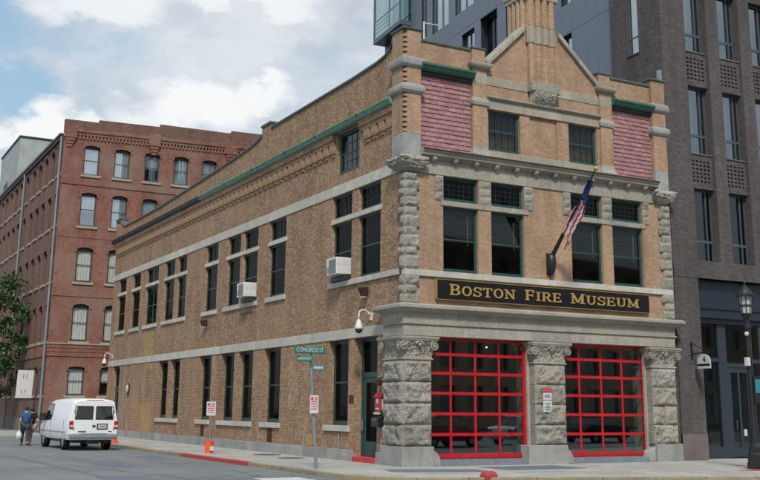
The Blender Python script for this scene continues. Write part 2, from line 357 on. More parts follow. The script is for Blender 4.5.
def window(fac,parent,u0,u1,z0,z1,d,frame='green_frame',pane='screen_glass',rail=True,fw=.075,th=.07,munt=None,blind=None,cord=False,curtain=None,arch=0,name='window',vsplit=None):
    """a sash window: frame mesh with pane, rail, blind as its own pieces"""
    m=MB()
    fac.box(m,u0,u0+fw,d,d+th,z0,z1); fac.box(m,u1-fw,u1,d,d+th,z0,z1)
    fac.box(m,u0+fw,u1-fw,d,d+th,z0,z0+fw*1.3)
    if not arch: fac.box(m,u0+fw,u1-fw,d,d+th,z1-fw,z1)
    else:
        n=8; lo=[];hi=[]
        for i in range(n+1):
            t=-1+2*i/n; uu=(u0+u1)/2+t*(u1-u0)/2; lo.append((uu,z1-arch-fw)); hi.append((uu,z1-arch*t*t))
        for i in range(n):
            pts=[fac.p(lo[i][0],d,lo[i][1]),fac.p(lo[i+1][0],d,lo[i+1][1]),fac.p(hi[i+1][0],d,hi[i+1][1]),fac.p(hi[i][0],d,hi[i][1])]
            m.prism(pts,Vector(fac.p(0,th,0))-Vector(fac.p(0,0,0)))
    zm=(z0+z1)/2
    if rail is not True and rail: zm=rail
    wo=m.build(name,frame,parent)
    pz1=z1-fw-(arch if arch else 0)
    pm=MB(); fac.box(pm,u0+fw,u1-fw,d+.03,d+.036,z0+fw*1.3,pz1); pm.build('pane',pane,wo)
    if rail:
        rm=MB(); fac.box(rm,u0+fw,u1-fw,d+.01,d+.028,zm-.025,zm+.025); rm.build('meeting_rail',frame,wo)
    if vsplit:
        rm=MB(); fac.box(rm,vsplit-.04,vsplit+.04,d+.005,d+.027,z0+fw*1.3,pz1); rm.build('mullion',frame,wo)
    if munt:
        mm=MB(); nu,nz=munt; mb_=.006 if frame=='green_frame' else .012
        for i in range(1,nu): uu=u0+fw+(u1-u0-2*fw)*i/nu; fac.box(mm,uu-mb_,uu+mb_,d+.012,d+.026,z0+fw*1.3,pz1)
        for i in range(1,nz): zz=z0+fw+(pz1-z0-fw)*i/nz; fac.box(mm,u0+fw,u1-fw,d+.0135,d+.0245,zz-mb_,zz+mb_)
        mm.build('glazing_bars','dark_metal' if frame=='green_frame' else frame,wo)
    if blind:
        bm_=MB(); zb=z0+(z1-z0)*blind; n=int((pz1-zb)/.06)
        for i in range(n):
            zz=zb+.06*i; a=[fac.p(u0+fw,d+.09,zz),fac.p(u1-fw,d+.09,zz),fac.p(u1-fw,d+.125,zz+.035),fac.p(u0+fw,d+.125,zz+.035)]; bm_.quad(*a)
        b=bm_.build('blind','blind',wo); b['kind']='stuff'
        if cord:
            c_=MB(); fac.box(c_,u1-fw-.22,u1-fw-.185,d+.07,d+.076,zb-.1,pz1-.15); c_.build('blind_cord','off_white',wo)
    if curtain:
        cm=MB(); n=14; a,b_=u0+fw*.5,u1-fw*.5; zt=pz1; zc=z0+(z1-z0)*curtain
        pr=[(a+(b_-a)*i/n,d+.09+.02*math.sin(i*2.3)) for i in range(n+1)]
        for p,q in zip(pr,pr[1:]): cm.quad(fac.p(p[0],p[1],zc),fac.p(q[0],q[1],zc),fac.p(q[0],q[1],zt),fac.p(p[0],p[1],zt))
        cm.build('curtain','curtain',wo,smooth=True)
    return wo
def rock(x0,x1,y0,y1,z0,z1,faces,amp=.06,step=.085,seed=0):
    """rock-faced stone: the listed faces bulge with a broken surface and a tight drafted edge"""
    m=MB()
    def grid(o,a,b,nv,on):
        A=Vector(a);B=Vector(b);O=Vector(o);n=Vector(nv)
        na=max(3,int(A.length/step)) if on else 1; nb=max(3,int(B.length/step)) if on else 1
        vs=[]
        for j in range(nb+1):
            for i in range(na+1):
                p=O+A*(i/na)+B*(j/nb)
                if on:
                    e=min(min(i,na-i)/na*A.length,min(j,nb-j)/nb*B.length); k=min(1,e/.07)
                    q=p*3.1+Vector((seed*3.7,seed*1.3,seed*2.1))
                    vd=noise.voronoi(q*1.4)[0]; h=.35+.7*noise.fractal(q,.9,2.1,4)+.55*min(1,vd[0]*1.3)+.3*abs(noise.noise(p*9+Vector((seed,0,0))))
                    p=p+n*(k*amp*max(.0,h))
                    if k<.5 and e>0: p+=Vector((noise.noise(p*9),noise.noise(p*9+Vector((5,0,0))),noise.noise(p*9+Vector((0,5,0)))))*.008
                vs.append(p)
        m.add(vs,[(j*(na+1)+i,j*(na+1)+i+1,(j+1)*(na+1)+i+1,(j+1)*(na+1)+i) for j in range(nb) for i in range(na)])
    dx,dy,dz=x1-x0,y1-y0,z1-z0
    grid((x0,y0,z0),(dx,0,0),(0,0,dz),(0,-1,0),'f' in faces)
    grid((x0,y1,z0),(0,-dy,0),(0,0,dz),(-1,0,0),'l' in faces)
    grid((x1,y0,z0),(0,dy,0),(0,0,dz),(1,0,0),'r' in faces)
    grid((x0,y0,z1),(dx,0,0),(0,dy,0),(0,0,1),False); grid((x0,y1,z0),(dx,0,0),(0,-dy,0),(0,0,-1),False)
    return m
def text_mesh(s,size,ext=.004,align='CENTER'):
    cu=bpy.data.curves.new('lettering','FONT'); cu.body=s; cu.size=size; cu.extrude=ext; cu.align_x=align; cu.align_y='CENTER'; cu.resolution_u=3
    o=bpy.data.objects.new('lettering',cu); col.objects.link(o); dg=bpy.context.evaluated_depsgraph_get(); dg.update()
    me=bpy.data.meshes.new_from_object(o.evaluated_get(dg)); bpy.data.objects.remove(o); return me
# ------------------------------------------------------------------ ground, road, pavements
struct(MB().quad((-400,-400,-.14),(400,-400,-.14),(400,400,-.14),(-400,400,-.14)).build('ground','earth',recalc=False))
struct(MB().quad((-60,-70,-.12),(60,-70,-.12),(60,120,-.12),(-60,120,-.12)).build('road','asphalt',recalc=False))
kerbline=[(-3.35,35.6),(-3.35,-1.2),(-3.28,-2.6),(-2.95,-3.7),(-2.2,-4.45),(-1.0,-4.95),(2.4,-5.95),(6.5,-7.15),(30,-14)]
inner=[(x+.17,y+.0) if i<2 else (x+.13,y+.13) if i<5 else (x+.05,y+.17) for i,(x,y) in enumerate(kerbline)]
pav=MB(); pav.prism([(x,y,-.14) for x,y in inner]+[(30,36,-.14),(-3.18,36,-.14)],(0,0,.132)); pavement=struct(pav.build('pavement','concrete_walk'))
# flagstones of the pavement with open joints
def slab(x0,x1,y0,y1): 
    g=.006; MB().box(x0+g,x1-g,y0+g,y1-g,-.02,random.uniform(-.002,.0015)).build('paving_slab','concrete_walk',pavement)
y=34.0
while y>-.5:
    L=1.55
    for a,b in ((-3.16,-1.68),(-1.68,-.22)): slab(a,b,max(y-L,-.6),y)
    y-=L
x=-2.9
while x<27:
    for k in range(4):
        y1=-.62-1.5*k; y0=y1-1.5
        lim=min(-3.9-.9*max(0,min(1,(x+3)/2)), -4.75-.293*max(0,x+1.0)) if x>-1.2 else -3.3
        if x+1.5>-1.0 and y0<(-4.7-.293*(x+1.0)): continue
        if x<-1.2 and y0<-3.7: continue
        slab(x,x+1.5,y0,y1)
    x+=1.5
MB().box(1.9,4.7,-2.6,-.95,-.01,.004).build('asphalt_patch','asphalt_patch',pavement)
MB().prism([(-1.3,-1.1,0),(1.2,-1.9,0),(1.0,-3.2,0),(-1.7,-2.3,0)],(0,0,.0045)).build('asphalt_patch','asphalt_patch',pavement)
# kerb stones
kerb=struct(MB().prism([(x+.01,y,-.15) for x,y in kerbline]+[(x,y,-.15) for x,y in inner[::-1]],(0,0,.10)).build('kerb','kerb_granite'))
def kstones():
    for (a,b),(c,d),(e,f_),(g,h) in zip(kerbline,kerbline[1:],inner,inner[1:]):
        P0,P1,Q0,Q1=Vector((a,b,0)),Vector((c,d,0)),Vector((e,f_,0)),Vector((g,h,0)); L=(P1-P0).length; n=max(1,round(L/1.7))
        for i in range(n):
            s,t=(i+.006)/n,(i+.994)/n
            p=[P0.lerp(P1,s),P0.lerp(P1,t),Q0.lerp(Q1,t),Q0.lerp(Q1,s)]; ym=(p[0].y+p[1].y)/2
            red=4.4<ym<11.2 and p[0].x<-3
            dz=random.uniform(-.006,.006)
            MB().prism([(q.x,q.y,-.13) for q in p],(0,0,.132+dz)).build('kerb_stone','kerb_red' if red else 'kerb_granite',kerb,bevel=.015)
kstones()
# crossing stripe and old road seams
stripe=struct(MB().box(-5.35,-4.1,-2.6,-1.62,-.12,-.114).build('crossing_stripe','white_paint'))
sm=MB()
for a,b in (((-4.6,1.9),(-4.95,-1.0)),((-4.95,-1.0),(-4.0,-1.45)),((-9,12),(-8.6,-3)),((-7.4,4),(-3.9,3.2)),((-12.5,18),(-11.5,3)),((-6.4,-3.2),(-9.0,9))):
    A=Vector((*a,-.12));B=Vector((*b,-.12)); n=12; pts=[A.lerp(B,i/n)+Vector((random.uniform(-.06,.06),random.uniform(-.06,.06),0)) for i in range(n+1)]
    for p,q in zip(pts,pts[1:]):
        k=Vector((.016,.006,0)); sm.quad(p-k+Vector((0,0,.003)),q-k+Vector((0,0,.003)),q+k+Vector((0,0,.003)),p+k+Vector((0,0,.003)))
rc=random.Random(5)
for k_ in range(16):
    p=Vector((rc.uniform(-14,-3.7),rc.uniform(-4,24),-.117)); a_=rc.uniform(0,6.28)
    for i in range(rc.randint(8,18)):
        a_+=rc.uniform(-.5,.5); q=p+Vector((math.cos(a_),math.sin(a_),0))*rc.uniform(.15,.4)
        if q.x>-3.45: break
        nn=Vector((-math.sin(a_),math.cos(a_),0))*.009; sm.quad(p-nn,q-nn,q+nn,p+nn); p=q
for k_,(x,y,w_,l_) in enumerate(((-7.6,4.5,1.1,3.4),(-10.4,11,1.6,2.2),(-5.1,8.3,.9,2.6),(-8.9,-1.2,1.3,1.6))):
    struct(MB().prism([(x,y,-.12),(x+w_,y-.1,-.12),(x+w_+.15,y+l_,-.12),(x+.1,y+l_+.12,-.12)],(0,0,.002+.0005*k_)).build('road_patch','asphalt_patch'))
struct(sm.build('road_seam','tar',recalc=False))
# far pavement beside the red building
struct(MB().prism([(-5.6,38.2,-.14),(-5.2,37.2,-.14),(12,37.2,-.14),(12,39.7,-.14),(-2.6,39.7,-.14),(-2.6,110,-.14),(-5.6,110,-.14)],(0,0,.13)).build('far_pavement','concrete_walk'))
for (x,y,rr) in ((-.85,8.35,.42),(-1.1,5.75,.38)):
    t=MB(); t.lathe(x,y,[(rr+.06,.0),(rr+.06,.006),(rr,.009)],24); 
    o=t.build('manhole_cover','frame_brown',bevel=0); o['label']='round iron cover in the pavement '+('farther from the corner' if y>7 else 'nearer to the street sign pole'); o['category']='manhole cover'
    o['group']='iron covers in the side pavement'
# ------------------------------------------------------------------ the museum
mus=thing('museum_building','tan brick corner fire station with granite piers, two red glazed doors and a steep gable','building')
def prt(m,name,mat,parent=mus,**k): return m.build(name,mat,parent,**k)
# side wall -------------------------------------------------
W1=[(1.72,3.29,.0,3.87,.32),(3.72,5.20,1.09,3.87),(9.38,10.98,1.09,3.87),(12.18,13.72,1.09,3.87),(14.28,15.82,1.09,3.87),(17.08,18.66,1.09,3.87),(21.52,22.95,1.09,3.87),(23.40,24.92,1.09,3.87),(32.42,33.9,0.0,3.87)]
W2=[(1.60,3.14),(3.64,5.14),(9.22,10.86),(12.08,13.70),(14.04,15.56),(16.84,18.44),(21.24,22.62),(23.12,24.72),(25.9,28.05),(29.24,30.82),(32.2,33.8)]
m=MB(); SD.wall(m,1.0,35.1,0,3.87,W1,.28)
holes=[(a,b,5.84,7.88) for a,b in W2]+[(a,b,8.05,8.88) for a,b in W2]+[(3.14,4.86,9.58,11.12,.18)]
SD.wall(m,0,35.1,3.87,11.3,holes,.15)
m.quad((0,35.1,0),(10.85,35.1,0),(10.85,35.1,11.3),(0,35.1,11.3))
prt(m,'side_wall','side_brick',recalc=False)
m=MB(); m.quad((.9,3.4,0),(.9,35,0),(.9,35,3.9),(.9,3.4,3.9)); m.quad((.8,.3,4.1),(.8,35,4.1),(.8,35,11.2),(.8,.3,11.2)); m.quad((.3,.8,4.8),(10.6,.8,4.8),(10.6,.8,11.2),(.3,.8,11.2))
m.quad((.3,.3,4.0),(10.6,.3,4.0),(10.6,35,4.0),(.3,35,4.0)); m.quad((.0,1.5,0),(.9,1.5,0),(.9,1.5,3.9),(.0,1.5,3.9)); m.quad((.9,1.5,0),(.9,3.5,0),(.9,3.5,3.9),(.9,1.5,3.9))
prt(m,'inner_wall','inner_dark',recalc=False)
# yellow repaired brick
for a in ((25.95,27.95,4.22,5.46),(25.95,27.3,3.52,3.86),(25.9,28.3,.34,1.8)):
    mm=MB(); SD.box(mm,a[0],a[1],-.004,.02,a[2],a[3]); prt(mm,'repaired_brick','patch_brick')
# stone bands in pieces with open joints
def band(fac,u0,u1,d0,d1,z0,z1,name,mat,L=2.0,bev=.008,jit=.25,parent=mus):
    u_=u0
    while u_<u1-.01:
        e=min(u1,u_+L*random.uniform(1-jit,1+jit)); e=u1 if u1-e<.5 else e
        mm=MB(); fac.box(mm,u_+.004,e-.004,d0,d1,z0,z1); mm.build(name,mat,parent,bevel=bev); u_=e
band(SD,1.04,35.02,-.03,.1,3.88,4.20,'band_stone','white_band')
band(SD,.3,35.02,-.03,.1,8.885,9.235,'band_stone','white_band',2.2)
for a,b in ((5.2,9.5),(3.29,5.2),(9.5,14),(14,18.5),(18.5,23),(23,27.5),(27.5,32.4),(33.92,35.05),(1.15,1.72)):
    band(SD,a,b,-.05,.1,-.1,.34,'plinth_stone','blue_stone',2.4)
# transom bars and sills, side
for a,b in ((1.5,5.2),(9.1,10.95),(11.95,15.7),(16.72,18.55),(21.1,24.85),(25.75,28.2),(29.1,30.95),(32.05,33.95)):
    band(SD,a,b,-.03,.15,7.89,8.055,'transom_bar','white_band',1.9,jit=.05)
for a,b in ((.3,5.32),(9.1,11.02),(11.95,15.85),(16.7,18.66),(21.1,24.9),(25.75,28.25),(29.1,30.98),(32.05,33.98)):
    band(SD,a,b,-.07,.15,5.655,5.835,'window_sill','white_band',1.9,jit=.05)
for a,b in ((3.56,5.46),(9.28,11.2),(12.12,16.05),(17.04,18.88),(21.5,25.02)):
    band(SD,a,b,-.07,.2,.90,1.085,'window_sill','white_band',2.0,jit=.03)
# side windows
for i,(a,b) in enumerate(W2):
    vs=(a+b)/2 if i==8 else None
    window(SD,mus,a,b,5.84,7.885,.11,blind=.5 if i in (0,2,4) else None,cord=i in (0,2),vsplit=vs)
    window(SD,mus,a,b,8.055,8.88,.11,rail=None,munt=(4,3),vsplit=vs)
for a,b,c,d_,*_ in W1[1:-1]: window(SD,mus,a,b,c,d_,.2,fw=.11)
window(SD,mus,3.14,4.86,9.58,11.12,.12,pane='dim_glass',munt=(4,4),fw=.12,blind=.1)
# small marks on the side wall
for a in ((17.66,18.15,.40,.86),(9.98,10.45,.38,.88)):
    mm=MB(); SD.box(mm,a[0],a[1],-.004,.02,a[2],a[3])
    for k in range(5): SD.box(mm,a[0]+.03,a[1]-.03,-.012,-.003,a[2]+.04+k*.09,a[2]+.07+k*.09)
    prt(mm,'air_grate','inner_brown')
mm=MB(); SD.box(mm,12.3,13.8,-.004,.02,5.36,5.44); prt(mm,'slot','dark_metal')
mm=MB(); SD.box(mm,6.3,6.95,-.004,.02,.38,.74); prt(mm,'repaired_brick','patch_brick')
mm=MB(); SD.box(mm,3.3,3.62,-.02,.0,1.8,2.06); prt(mm,'bronze_plate','plate_bronze',bevel=.005)
for u_ in (7.02,4.3,31.2):
    mm=MB(); mm.tube((-.025,u_,.0),(-.025,u_,.9 if u_<31 else 3.8),.022,n=8); prt(mm,'conduit','grey_plastic')
# doors of the side wall
def side_door(u0,u1,z0,z1,d):
    m=MB(); SD.box(m,u0,u0+.13,d,d+.08,z0,z1); SD.box(m,u1-.13,u1,d,d+.08,z0,z1); SD.box(m,u0+.13,u1-.13,d,d+.08,z1-.12,z1); SD.box(m,u0+.13,u1-.13,d,d+.08,2.62,2.78)
    fr=m.build('side_door','green_frame',mus)
    m=MB(); SD.box(m,u0+.13,u0+.3,d+.02,d+.07,z0,2.62); SD.box(m,u1-.3,u1-.13,d+.02,d+.07,z0,2.62); SD.box(m,u0+.3,u1-.3,d+.02,d+.07,z0,.62); SD.box(m,u0+.3,u1-.3,d+.02,d+.07,2.45,2.62); m.build('door_leaf','green_frame',fr)
    m=MB(); SD.box(m,u0+.3,u1-.3,d+.03,d+.04,.62,2.45); SD.box(m,u0+.13,u1-.13,d+.03,d+.04,2.78,z1-.12); m.build('pane','screen_glass',fr)
    m=MB(); m.tube((d-.05,u1-.2,.95),(d-.05,u1-.2,1.28),.018); m.box(d-.06,d+.02,u1-.215,u1-.185,.97,1.0); m.box(d-.06,d+.02,u1-.215,u1-.185,1.23,1.26); m.build('handle','chrome',fr)
    m=MB(); SD.box(m,u0+.32,u0+.42,d+.0,d+.025,1.02,1.2); m.build('lock_plate','gold',fr)
side_door(1.72,3.29,.16,3.87,.27)
mm=MB(); SD.box(mm,1.74,3.27,-.06,.27,-.02,.155); prt(mm,'door_step','step_red',bevel=.015)
side_door(32.42,33.9,.02,3.87,.2)
# corbel table along the side
m=MB(); SD.box(m,.6,3.0,-.10,.05,10.79,10.93); SD.box(m,5.0,35.0,-.10,.05,10.79,10.93); SD.box(m,.6,3.0,-.15,.05,10.932,11.14); SD.box(m,5.0,35.0,-.15,.05,10.932,11.14)
prt(m,'brick_cornice','side_brick')
bt=MB().box(-.10,.02,-.19,.19,-.165,.165)
dme=bt.mesh('brick_corbel','side_brick'); stp=MB().box(-.052,.02,-.13,.13,-.06,.06).mesh('brick_corbel_foot','side_brick')
y=.95
while y<34.9:
    if not 2.85<y<5.15:
        link('brick_corbel',dme,mus,loc=(0,y,10.622)); link('brick_corbel',stp,mus,loc=(0,y,10.395))
    y+=.525
# gutter: green copper near the corner, black beyond
def gutter(u0,u1,mat):
    m=MB(); SD.extr(m,[(-.15,11.145),(-.22,11.16),(-.26,11.22),(-.28,11.30),(-.31,11.31),(-.31,11.36),(-.05,11.40),(-.05,11.145)],u0,u1); return m.build('gutter',mat,mus)
gutter(.6,9.0,'verdigris'); gutter(9.01,19.2,'verdigris'); gutter(19.21,35.25,'dark_metal')
for yy in (2.9,6.2,9.0,12.4,15.8,19.2):
    mm=MB(); SD.extr(mm,[(-.24,11.19),(-.295,11.295),(-.325,11.30),(-.325,11.37),(-.05,11.41),(-.05,11.39)],yy-.04,yy+.04); prt(mm,'gutter_strap','copper_green')
# parapet above the gutter
prof=[(.6,13.5),(.82,13.5),(.88,13.25),(1.0,13.1),(1.3,12.98),(1.9,12.9),(3.7,12.84),(11.0,12.80),(11.9,12.80),(11.95,12.70),(12.4,12.57),(13.2,12.45),(14.5,12.38),(18,12.24),(22,12.12),(26.3,12.0),(30.8,11.97),(33.2,12.0),(33.7,12.12),(34.1,12.35),(35.1,12.4)]
m=MB();  # side parapet as a prism across its thickness
m.prism([(0,yy,zz) for yy,zz in prof]+[(0,35.1,11.3),(0,.6,11.3)],(.34,0,0)); prt(m,'parapet','side_brick')
m=MB()
for (a,b),(c,d_) in zip(prof,prof[1:]):
    if c-a<.01: continue
    m.prism([(-.06,a,b+.002),(.40,a,b+.002),(.40,a,b+.075),(-.06,a,b+.075)],(0,c-a,d_-b))
prt(m,'coping','coping_metal')
for a,b,z1,dd in ((11.0,11.9,13.0,-.07),(34.12,35.12,12.56,-.06)):
    m=MB(); m.box(dd,.36,a,b,11.41,z1); o=prt(m,'parapet_pilaster','side_brick'); m=MB(); m.box(dd-.05,.42,a-.05,b+.05,z1+.001,z1+.09); prt(m,'coping','coping_metal')
m=MB(); m.box(.34,10.5,34.8,35.1,11.3,12.3); m.box(10.5,10.84,.4,35.1,9.5,12.6); prt(m,'parapet','side_brick')
m=MB(); m.quad((.3,.3,11.25),(10.6,.3,11.25),(10.6,34.9,11.25),(.3,34.9,11.25)); prt(m,'roof','dark_metal',recalc=False)
# front, upper storey -------------------------------------
FW=[(1.36,2.68),(3.18,4.48),(6.43,7.78),(8.23,9.60)]
m=MB(); FR.wall(m,0.0,10.8,4.72,8.84,[(a,b,5.80,7.88) for a,b in FW]+[(a,b,8.05,8.84) for a,b in FW],.17); prt(m,'front_wall','front_brick',recalc=False)
for i,(a,b) in enumerate(FW):
    window(FR,mus,a,b,5.81,7.88,.12,fw=.085,blind=.48,cord=True,pane='front_glass')
    window(FR,mus,a,b,8.055,8.84,.12,rail=None,munt=(6,4),fw=.085)
for a,b in ((1.26,4.66),(6.33,9.72)): band(FR,a,b,-.035,.15,7.885,8.05,'transom_bar','carved_stone',1.7,jit=.02)
k=0
for a,b in ((1.06,1.355),(2.685,3.175),(4.485,4.86),(6.12,6.425),(7.785,8.225),(9.605,9.9)):
    for z0,z1 in ((8.055,8.31),(8.315,8.58),(8.585,8.835)):
        k+=1; rock(a,b,-.03,.14,z0,z1,'f',.035,seed=k).build('jamb_stone','rock_granite',mus,weld=True)
band(FR,.45,10.28,-.045,.1,8.845,9.32,'frieze_stone','carved_stone',1.35,jit=.15)
m=MB(); FR.box(m,.40,.46,-.02,.1,8.845,9.32); prt(m,'frieze_stone','carved_stone')
# sill course wrapping the corner
band(FR,-.07,10.85,-.075,.12,5.61,5.80,'string_stone','white_band',1.5,jit=.1)
# quoins
def quoin(x0,side,zs,seed):
    for i,(z0,z1) in enumerate(zs):
        wide=i%2==0; a=.46 if wide else .36
        if side=='l': rock(-.075,a,-.075,.34 if not wide else .22,z0+.004,z1-.004,'flr',.05,.07,seed+i).build('quoin_stone','rock_granite',mus,weld=True)
        else: rock(10.86-(.52 if wide else .40),10.86,-.075,.3,z0+.004,z1-.004,'fl',.05,.07,seed+i).build('quoin_stone','rock_granite',mus,weld=True)
zz=[5.80,6.22,6.48,6.86,7.12,7.47,7.73,8.05,8.31,8.56,8.80]
quoin(0,'l',list(zip(zz,zz[1:])),20); quoin(0,'r',list(zip(zz,zz[1:])),50)
zq=[4.73,5.05,5.32,5.61]; quoin(0,'l',list(zip(zq,zq[1:])),70); quoin(0,'r',list(zip(zq,zq[1:])),80)
# entablature over the piers
def ent(name,prof,mat,x0=-.13,x1=10.74,y1=1.15):
    return MB().ring(x0,x1,-.13,y1,prof).build(name,mat,mus)
def entpieces(name,z0,z1,off,mat,L):
    u_=-.13-off; u1=10.74+off
    while u_<u1-.05:
        e=u_+L*random.uniform(.85,1.15); e=u1 if u1-e<.9 else e
        MB().box(u_+.003,e-.003,-.13-off,1.15+off,z0,z1).build(name,mat,mus,bevel=.006); u_=e
entpieces('lintel_stone',3.79,4.12,.0,'carved_stone',2.3)
ent('fillet',[(.0,4.121),(.05,4.135),(.05,4.175),(.015,4.19)],'carved_stone')
entpieces('lintel_stone',4.19,4.47,.012,'carved_stone',2.0)
ent('cornice',[(.02,4.471),(.06,4.49),(.10,4.51),(.17,4.55),(.24,4.575),(.245,4.60),(.27,4.605),(.27,4.69),(.24,4.70),(.20,4.735),(-.05,4.76)],'carved_stone')
# the three piers
def capital(x0,x1,y0,y1,z0,z1,left,seed):
    par=MB().ring(x0,x1,y0,y1,[(.0,z0-.07),(.045,z0-.055),(.055,z0-.03),(.045,z0-.005),(.0,z0)]).build('pier_capital','carved_stone',mus,smooth=False)
    m=MB()
    def face(o,a,n,inv):
        O=Vector(o);A=Vector(a);Nn=Vector(n); na=int(A.length/.022); nb=22; vs=[]
        for j in range(nb+1):
            t=j/nb
            off=.015+.13*t**2.2
            for i in range(na+1):
                s=i/na; p=O+A*s+Vector((0,0,(z1-z0)*t)); q=p*7.5+Vector((seed,seed*.3,0))
                ds=noise.voronoi(q)[0]; ridge=ds[1]-ds[0]
                h=.045*min(1,ridge*2.2)+.018*noise.noise(q*2.3)-.02
                if ds[0]<.2: h-=.075
                lobes=.02*math.sin(s*A.length*14)*math.sin(math.pi*t)
                k=min(1,min(t,1-t)*6)
                ext=(s-.5)*2*off; 
                vs.append(p+Nn*(off+(h+lobes)*k)+A.normalized()*ext)
        m.add(vs,[(j*(na+1)+i,j*(na+1)+i+1,(j+1)*(na+1)+i+1,(j+1)*(na+1)+i) for j in range(nb) for i in range(na)])
    face((x0,y0,z0),(x1-x0,0,0),(0,-1,0),0)
    face((x0,y1,z0),(0,y0-y1,0),(-1,0,0),0)
    face((x1,y0,z0),(0,y1-y0,0),(1,0,0),0)
    m.build('carved_foliage','carved_stone',par,smooth=True)
    def volute(c,ax,sgn):
        pts=[]
        for i in range(40):
            a=i/39*2*math.pi*1.9+math.pi/2; rr=.125*(1-i/39)+.022
            pts.append(Vector(c)+Vector(ax)*(sgn*rr*math.cos(a))+Vector((0,0,1))*rr*math.sin(a))
        v=MB(); v.path(pts,.026,n=6); v.sphere(c,.04); v.build('volute','carved_stone',par,smooth=True)
    zc=z1-.15
    volute((x1+.06,y0-.13,zc),(1,0,0),1); volute((x0-.08,y0-.13,zc),(1,0,0),-1); volute((x0-.15,y0-.02,zc),(0,1,0),-1)
    if left: volute((x0-.15,y1-.02,zc),(0,1,0),1)
    for cx_ in ([(x0+x1)/2] if not left else [(x0+x1)/2,x0-.02]):
        fl=MB()
        for a in range(5):
            t=R(-70+35*a); fl.sphere((cx_+.1*math.sin(t),y0-.12,zc+.06+.08*math.cos(t)),(.045,.04,.055),8,5)
        fl.sphere((cx_,y0-.15,zc+.02),.055,8,5)
        fl.build('flower','carved_stone',par,smooth=True)
    MB().ring(x0,x1,y0,y1,[(.13,z1),(.17,z1+.012),(.17,z1+.05),(.19,z1+.058),(.19,z1+.12),(.05,z1+.135)]).build('abacus','carved_stone',par)
def pier(x0,x1,y0,y1,base,left=False,seed=0,guards='lr'):
    zs=[.57,1.19,1.81,2.43,3.06]
    for i,(a,b) in enumerate(zip(zs,zs[1:])):
        fc='fl' if left else 'f'
        if (i+seed)%3==1 and not left:
            c=x0+(x1-x0)*.46
            rock(x0,c-.004,y0,y1,a+.005,b-.005,'f',.10,.045,seed*9+i).build('pier_stone','rock_granite',mus,weld=True)
            rock(c+.004,x1,y0,y1,a+.005,b-.005,'f',.10,.045,seed*9+i+40).build('pier_stone','rock_granite',mus,weld=True)
        else: rock(x0,x1,y0,y1,a+.005,b-.005,fc,.10,.045,seed*9+i).build('pier_stone','rock_granite',mus,weld=True)
    MB().box(base[0],base[1],base[2],base[3],-.05,.565).build('pier_base','blue_stone',mus,bevel=.012)
    capital(x0+.01,x1-.01,y0+.0,y1,3.13,3.64,left,seed)
    def guard(x,s):
        m=MB(); pr=[(0,0),(.27,0),(.265,.14),(.22,.28),(.14,.38),(0,.47)]
        m.prism([(x+s*a,base[2]+.06,zz) for a,zz in pr],(0,.40,0)); m.build('wheel_guard','blue_stone',mus,bevel=.02,seg=2)
    if 'r' in guards: guard(base[1],1)
    if 'l' in guards: guard(base[0],-1)
pier(-.13,.84,-.13,1.03,(-.2,.90,-.2,1.13),True,1,'r')
pier(4.66,5.88,-.13,.7,(4.36,5.88,-.2,.5),False,2,'r')
pier(9.58,10.66,-.13,.7,(9.62,10.80,-.2,.6),False,3,'l')
for a,b in ((4.56,4.655),(9.48,9.575),(.845,.9),(5.885,5.95)): MB().box(a,b,.12,.7,0.16,3.79).build('door_jamb','carved_stone',mus)
# glazed engine doors
def engine_door(u0,u1,z0,z1,d,bars):
    m=MB(); b=.10; FR.box(m,u0,u0+b,d-.02,d+.1,z0,z1); FR.box(m,u1-b,u1,d-.02,d+.1,z0,z1); FR.box(m,u0+b,u1-b,d-.02,d+.1,z0,z0+.13); FR.box(m,u0+b,u1-b,d-.02,d+.1,z1-.09,z1)
    fr=m.build('engine_door','door_red',mus,bevel=.008)
    zs=[z0,.89,1.50,2.11,2.71,3.28,z1]
    for z in zs[1:-1]:
        m=MB(); FR.box(m,u0+b,u1-b,d,d+.06,z-.045,z+.045); m.build('door_rail','door_red',fr,bevel=.006)
    for x in bars:
        m=MB(); FR.box(m,x-.035,x+.035,d+.006,d+.054,z0+.13,z1-.09); m.build('door_bar','door_red',fr,bevel=.006)
    us=[u0+b]+list(bars)+[u1-b]
    for a,c in zip(us,us[1:]):
        for e,g in zip(zs,zs[1:]):
            m=MB(); FR.box(m,a+.03,c-.03,d+.028,d+.034,e+.04,g-.04); m.build('pane','door_glass',fr)
engine_door(.90,4.56,.19,3.79,.22,(1.76,2.66,3.56))
engine_door(5.95,9.57,.19,3.79,.22,(6.76,7.68,8.58))
m=MB()
for a,b in ((.86,4.4),(5.84,9.62)): m.prism([(a,-.16,.003),(b,-.16,.003),(b,.24,.185),(a,.24,.185)],(0,0,-.2))
prt(m,'door_ramp','asphalt_patch')
m=MB(); m.quad((.92,.34,.18),(10.6,.34,.18),(10.6,12,.18),(.92,12,.18)); m.quad((.92,12,.18),(10.6,12,.18),(10.6,12,3.95),(.92,12,3.95)); m.quad((.92,.34,.18),(.92,12,.18),(.92,12,3.95),(.92,.34,3.95)); m.quad((10.6,.34,.18),(10.6,12,.18),(10.6,12,3.95),(10.6,.34,3.95))
m.quad((.92,.34,3.95),(10.6,.34,3.95),(10.6,12,3.95),(.92,12,3.95)); prt(m,'engine_room_wall','inner_warm',recalc=False)
for i,(a,b,z0,z1,mt) in enumerate(((8.2,9.4,.6,3.2,'olive_wall'),(6.3,7.4,1.2,3.5,'inner_brown'),(2.2,3.4,2.2,3.6,'inner_brown'))):
    mm=MB(); mm.box(a,b,5.5+i,5.56+i,z0,z1); prt(mm,'display_board',mt)
m=MB(); m.sphere((3.75,1.2,3.62),.022); o=prt(m,'ceiling_lamp','lit_bulb')
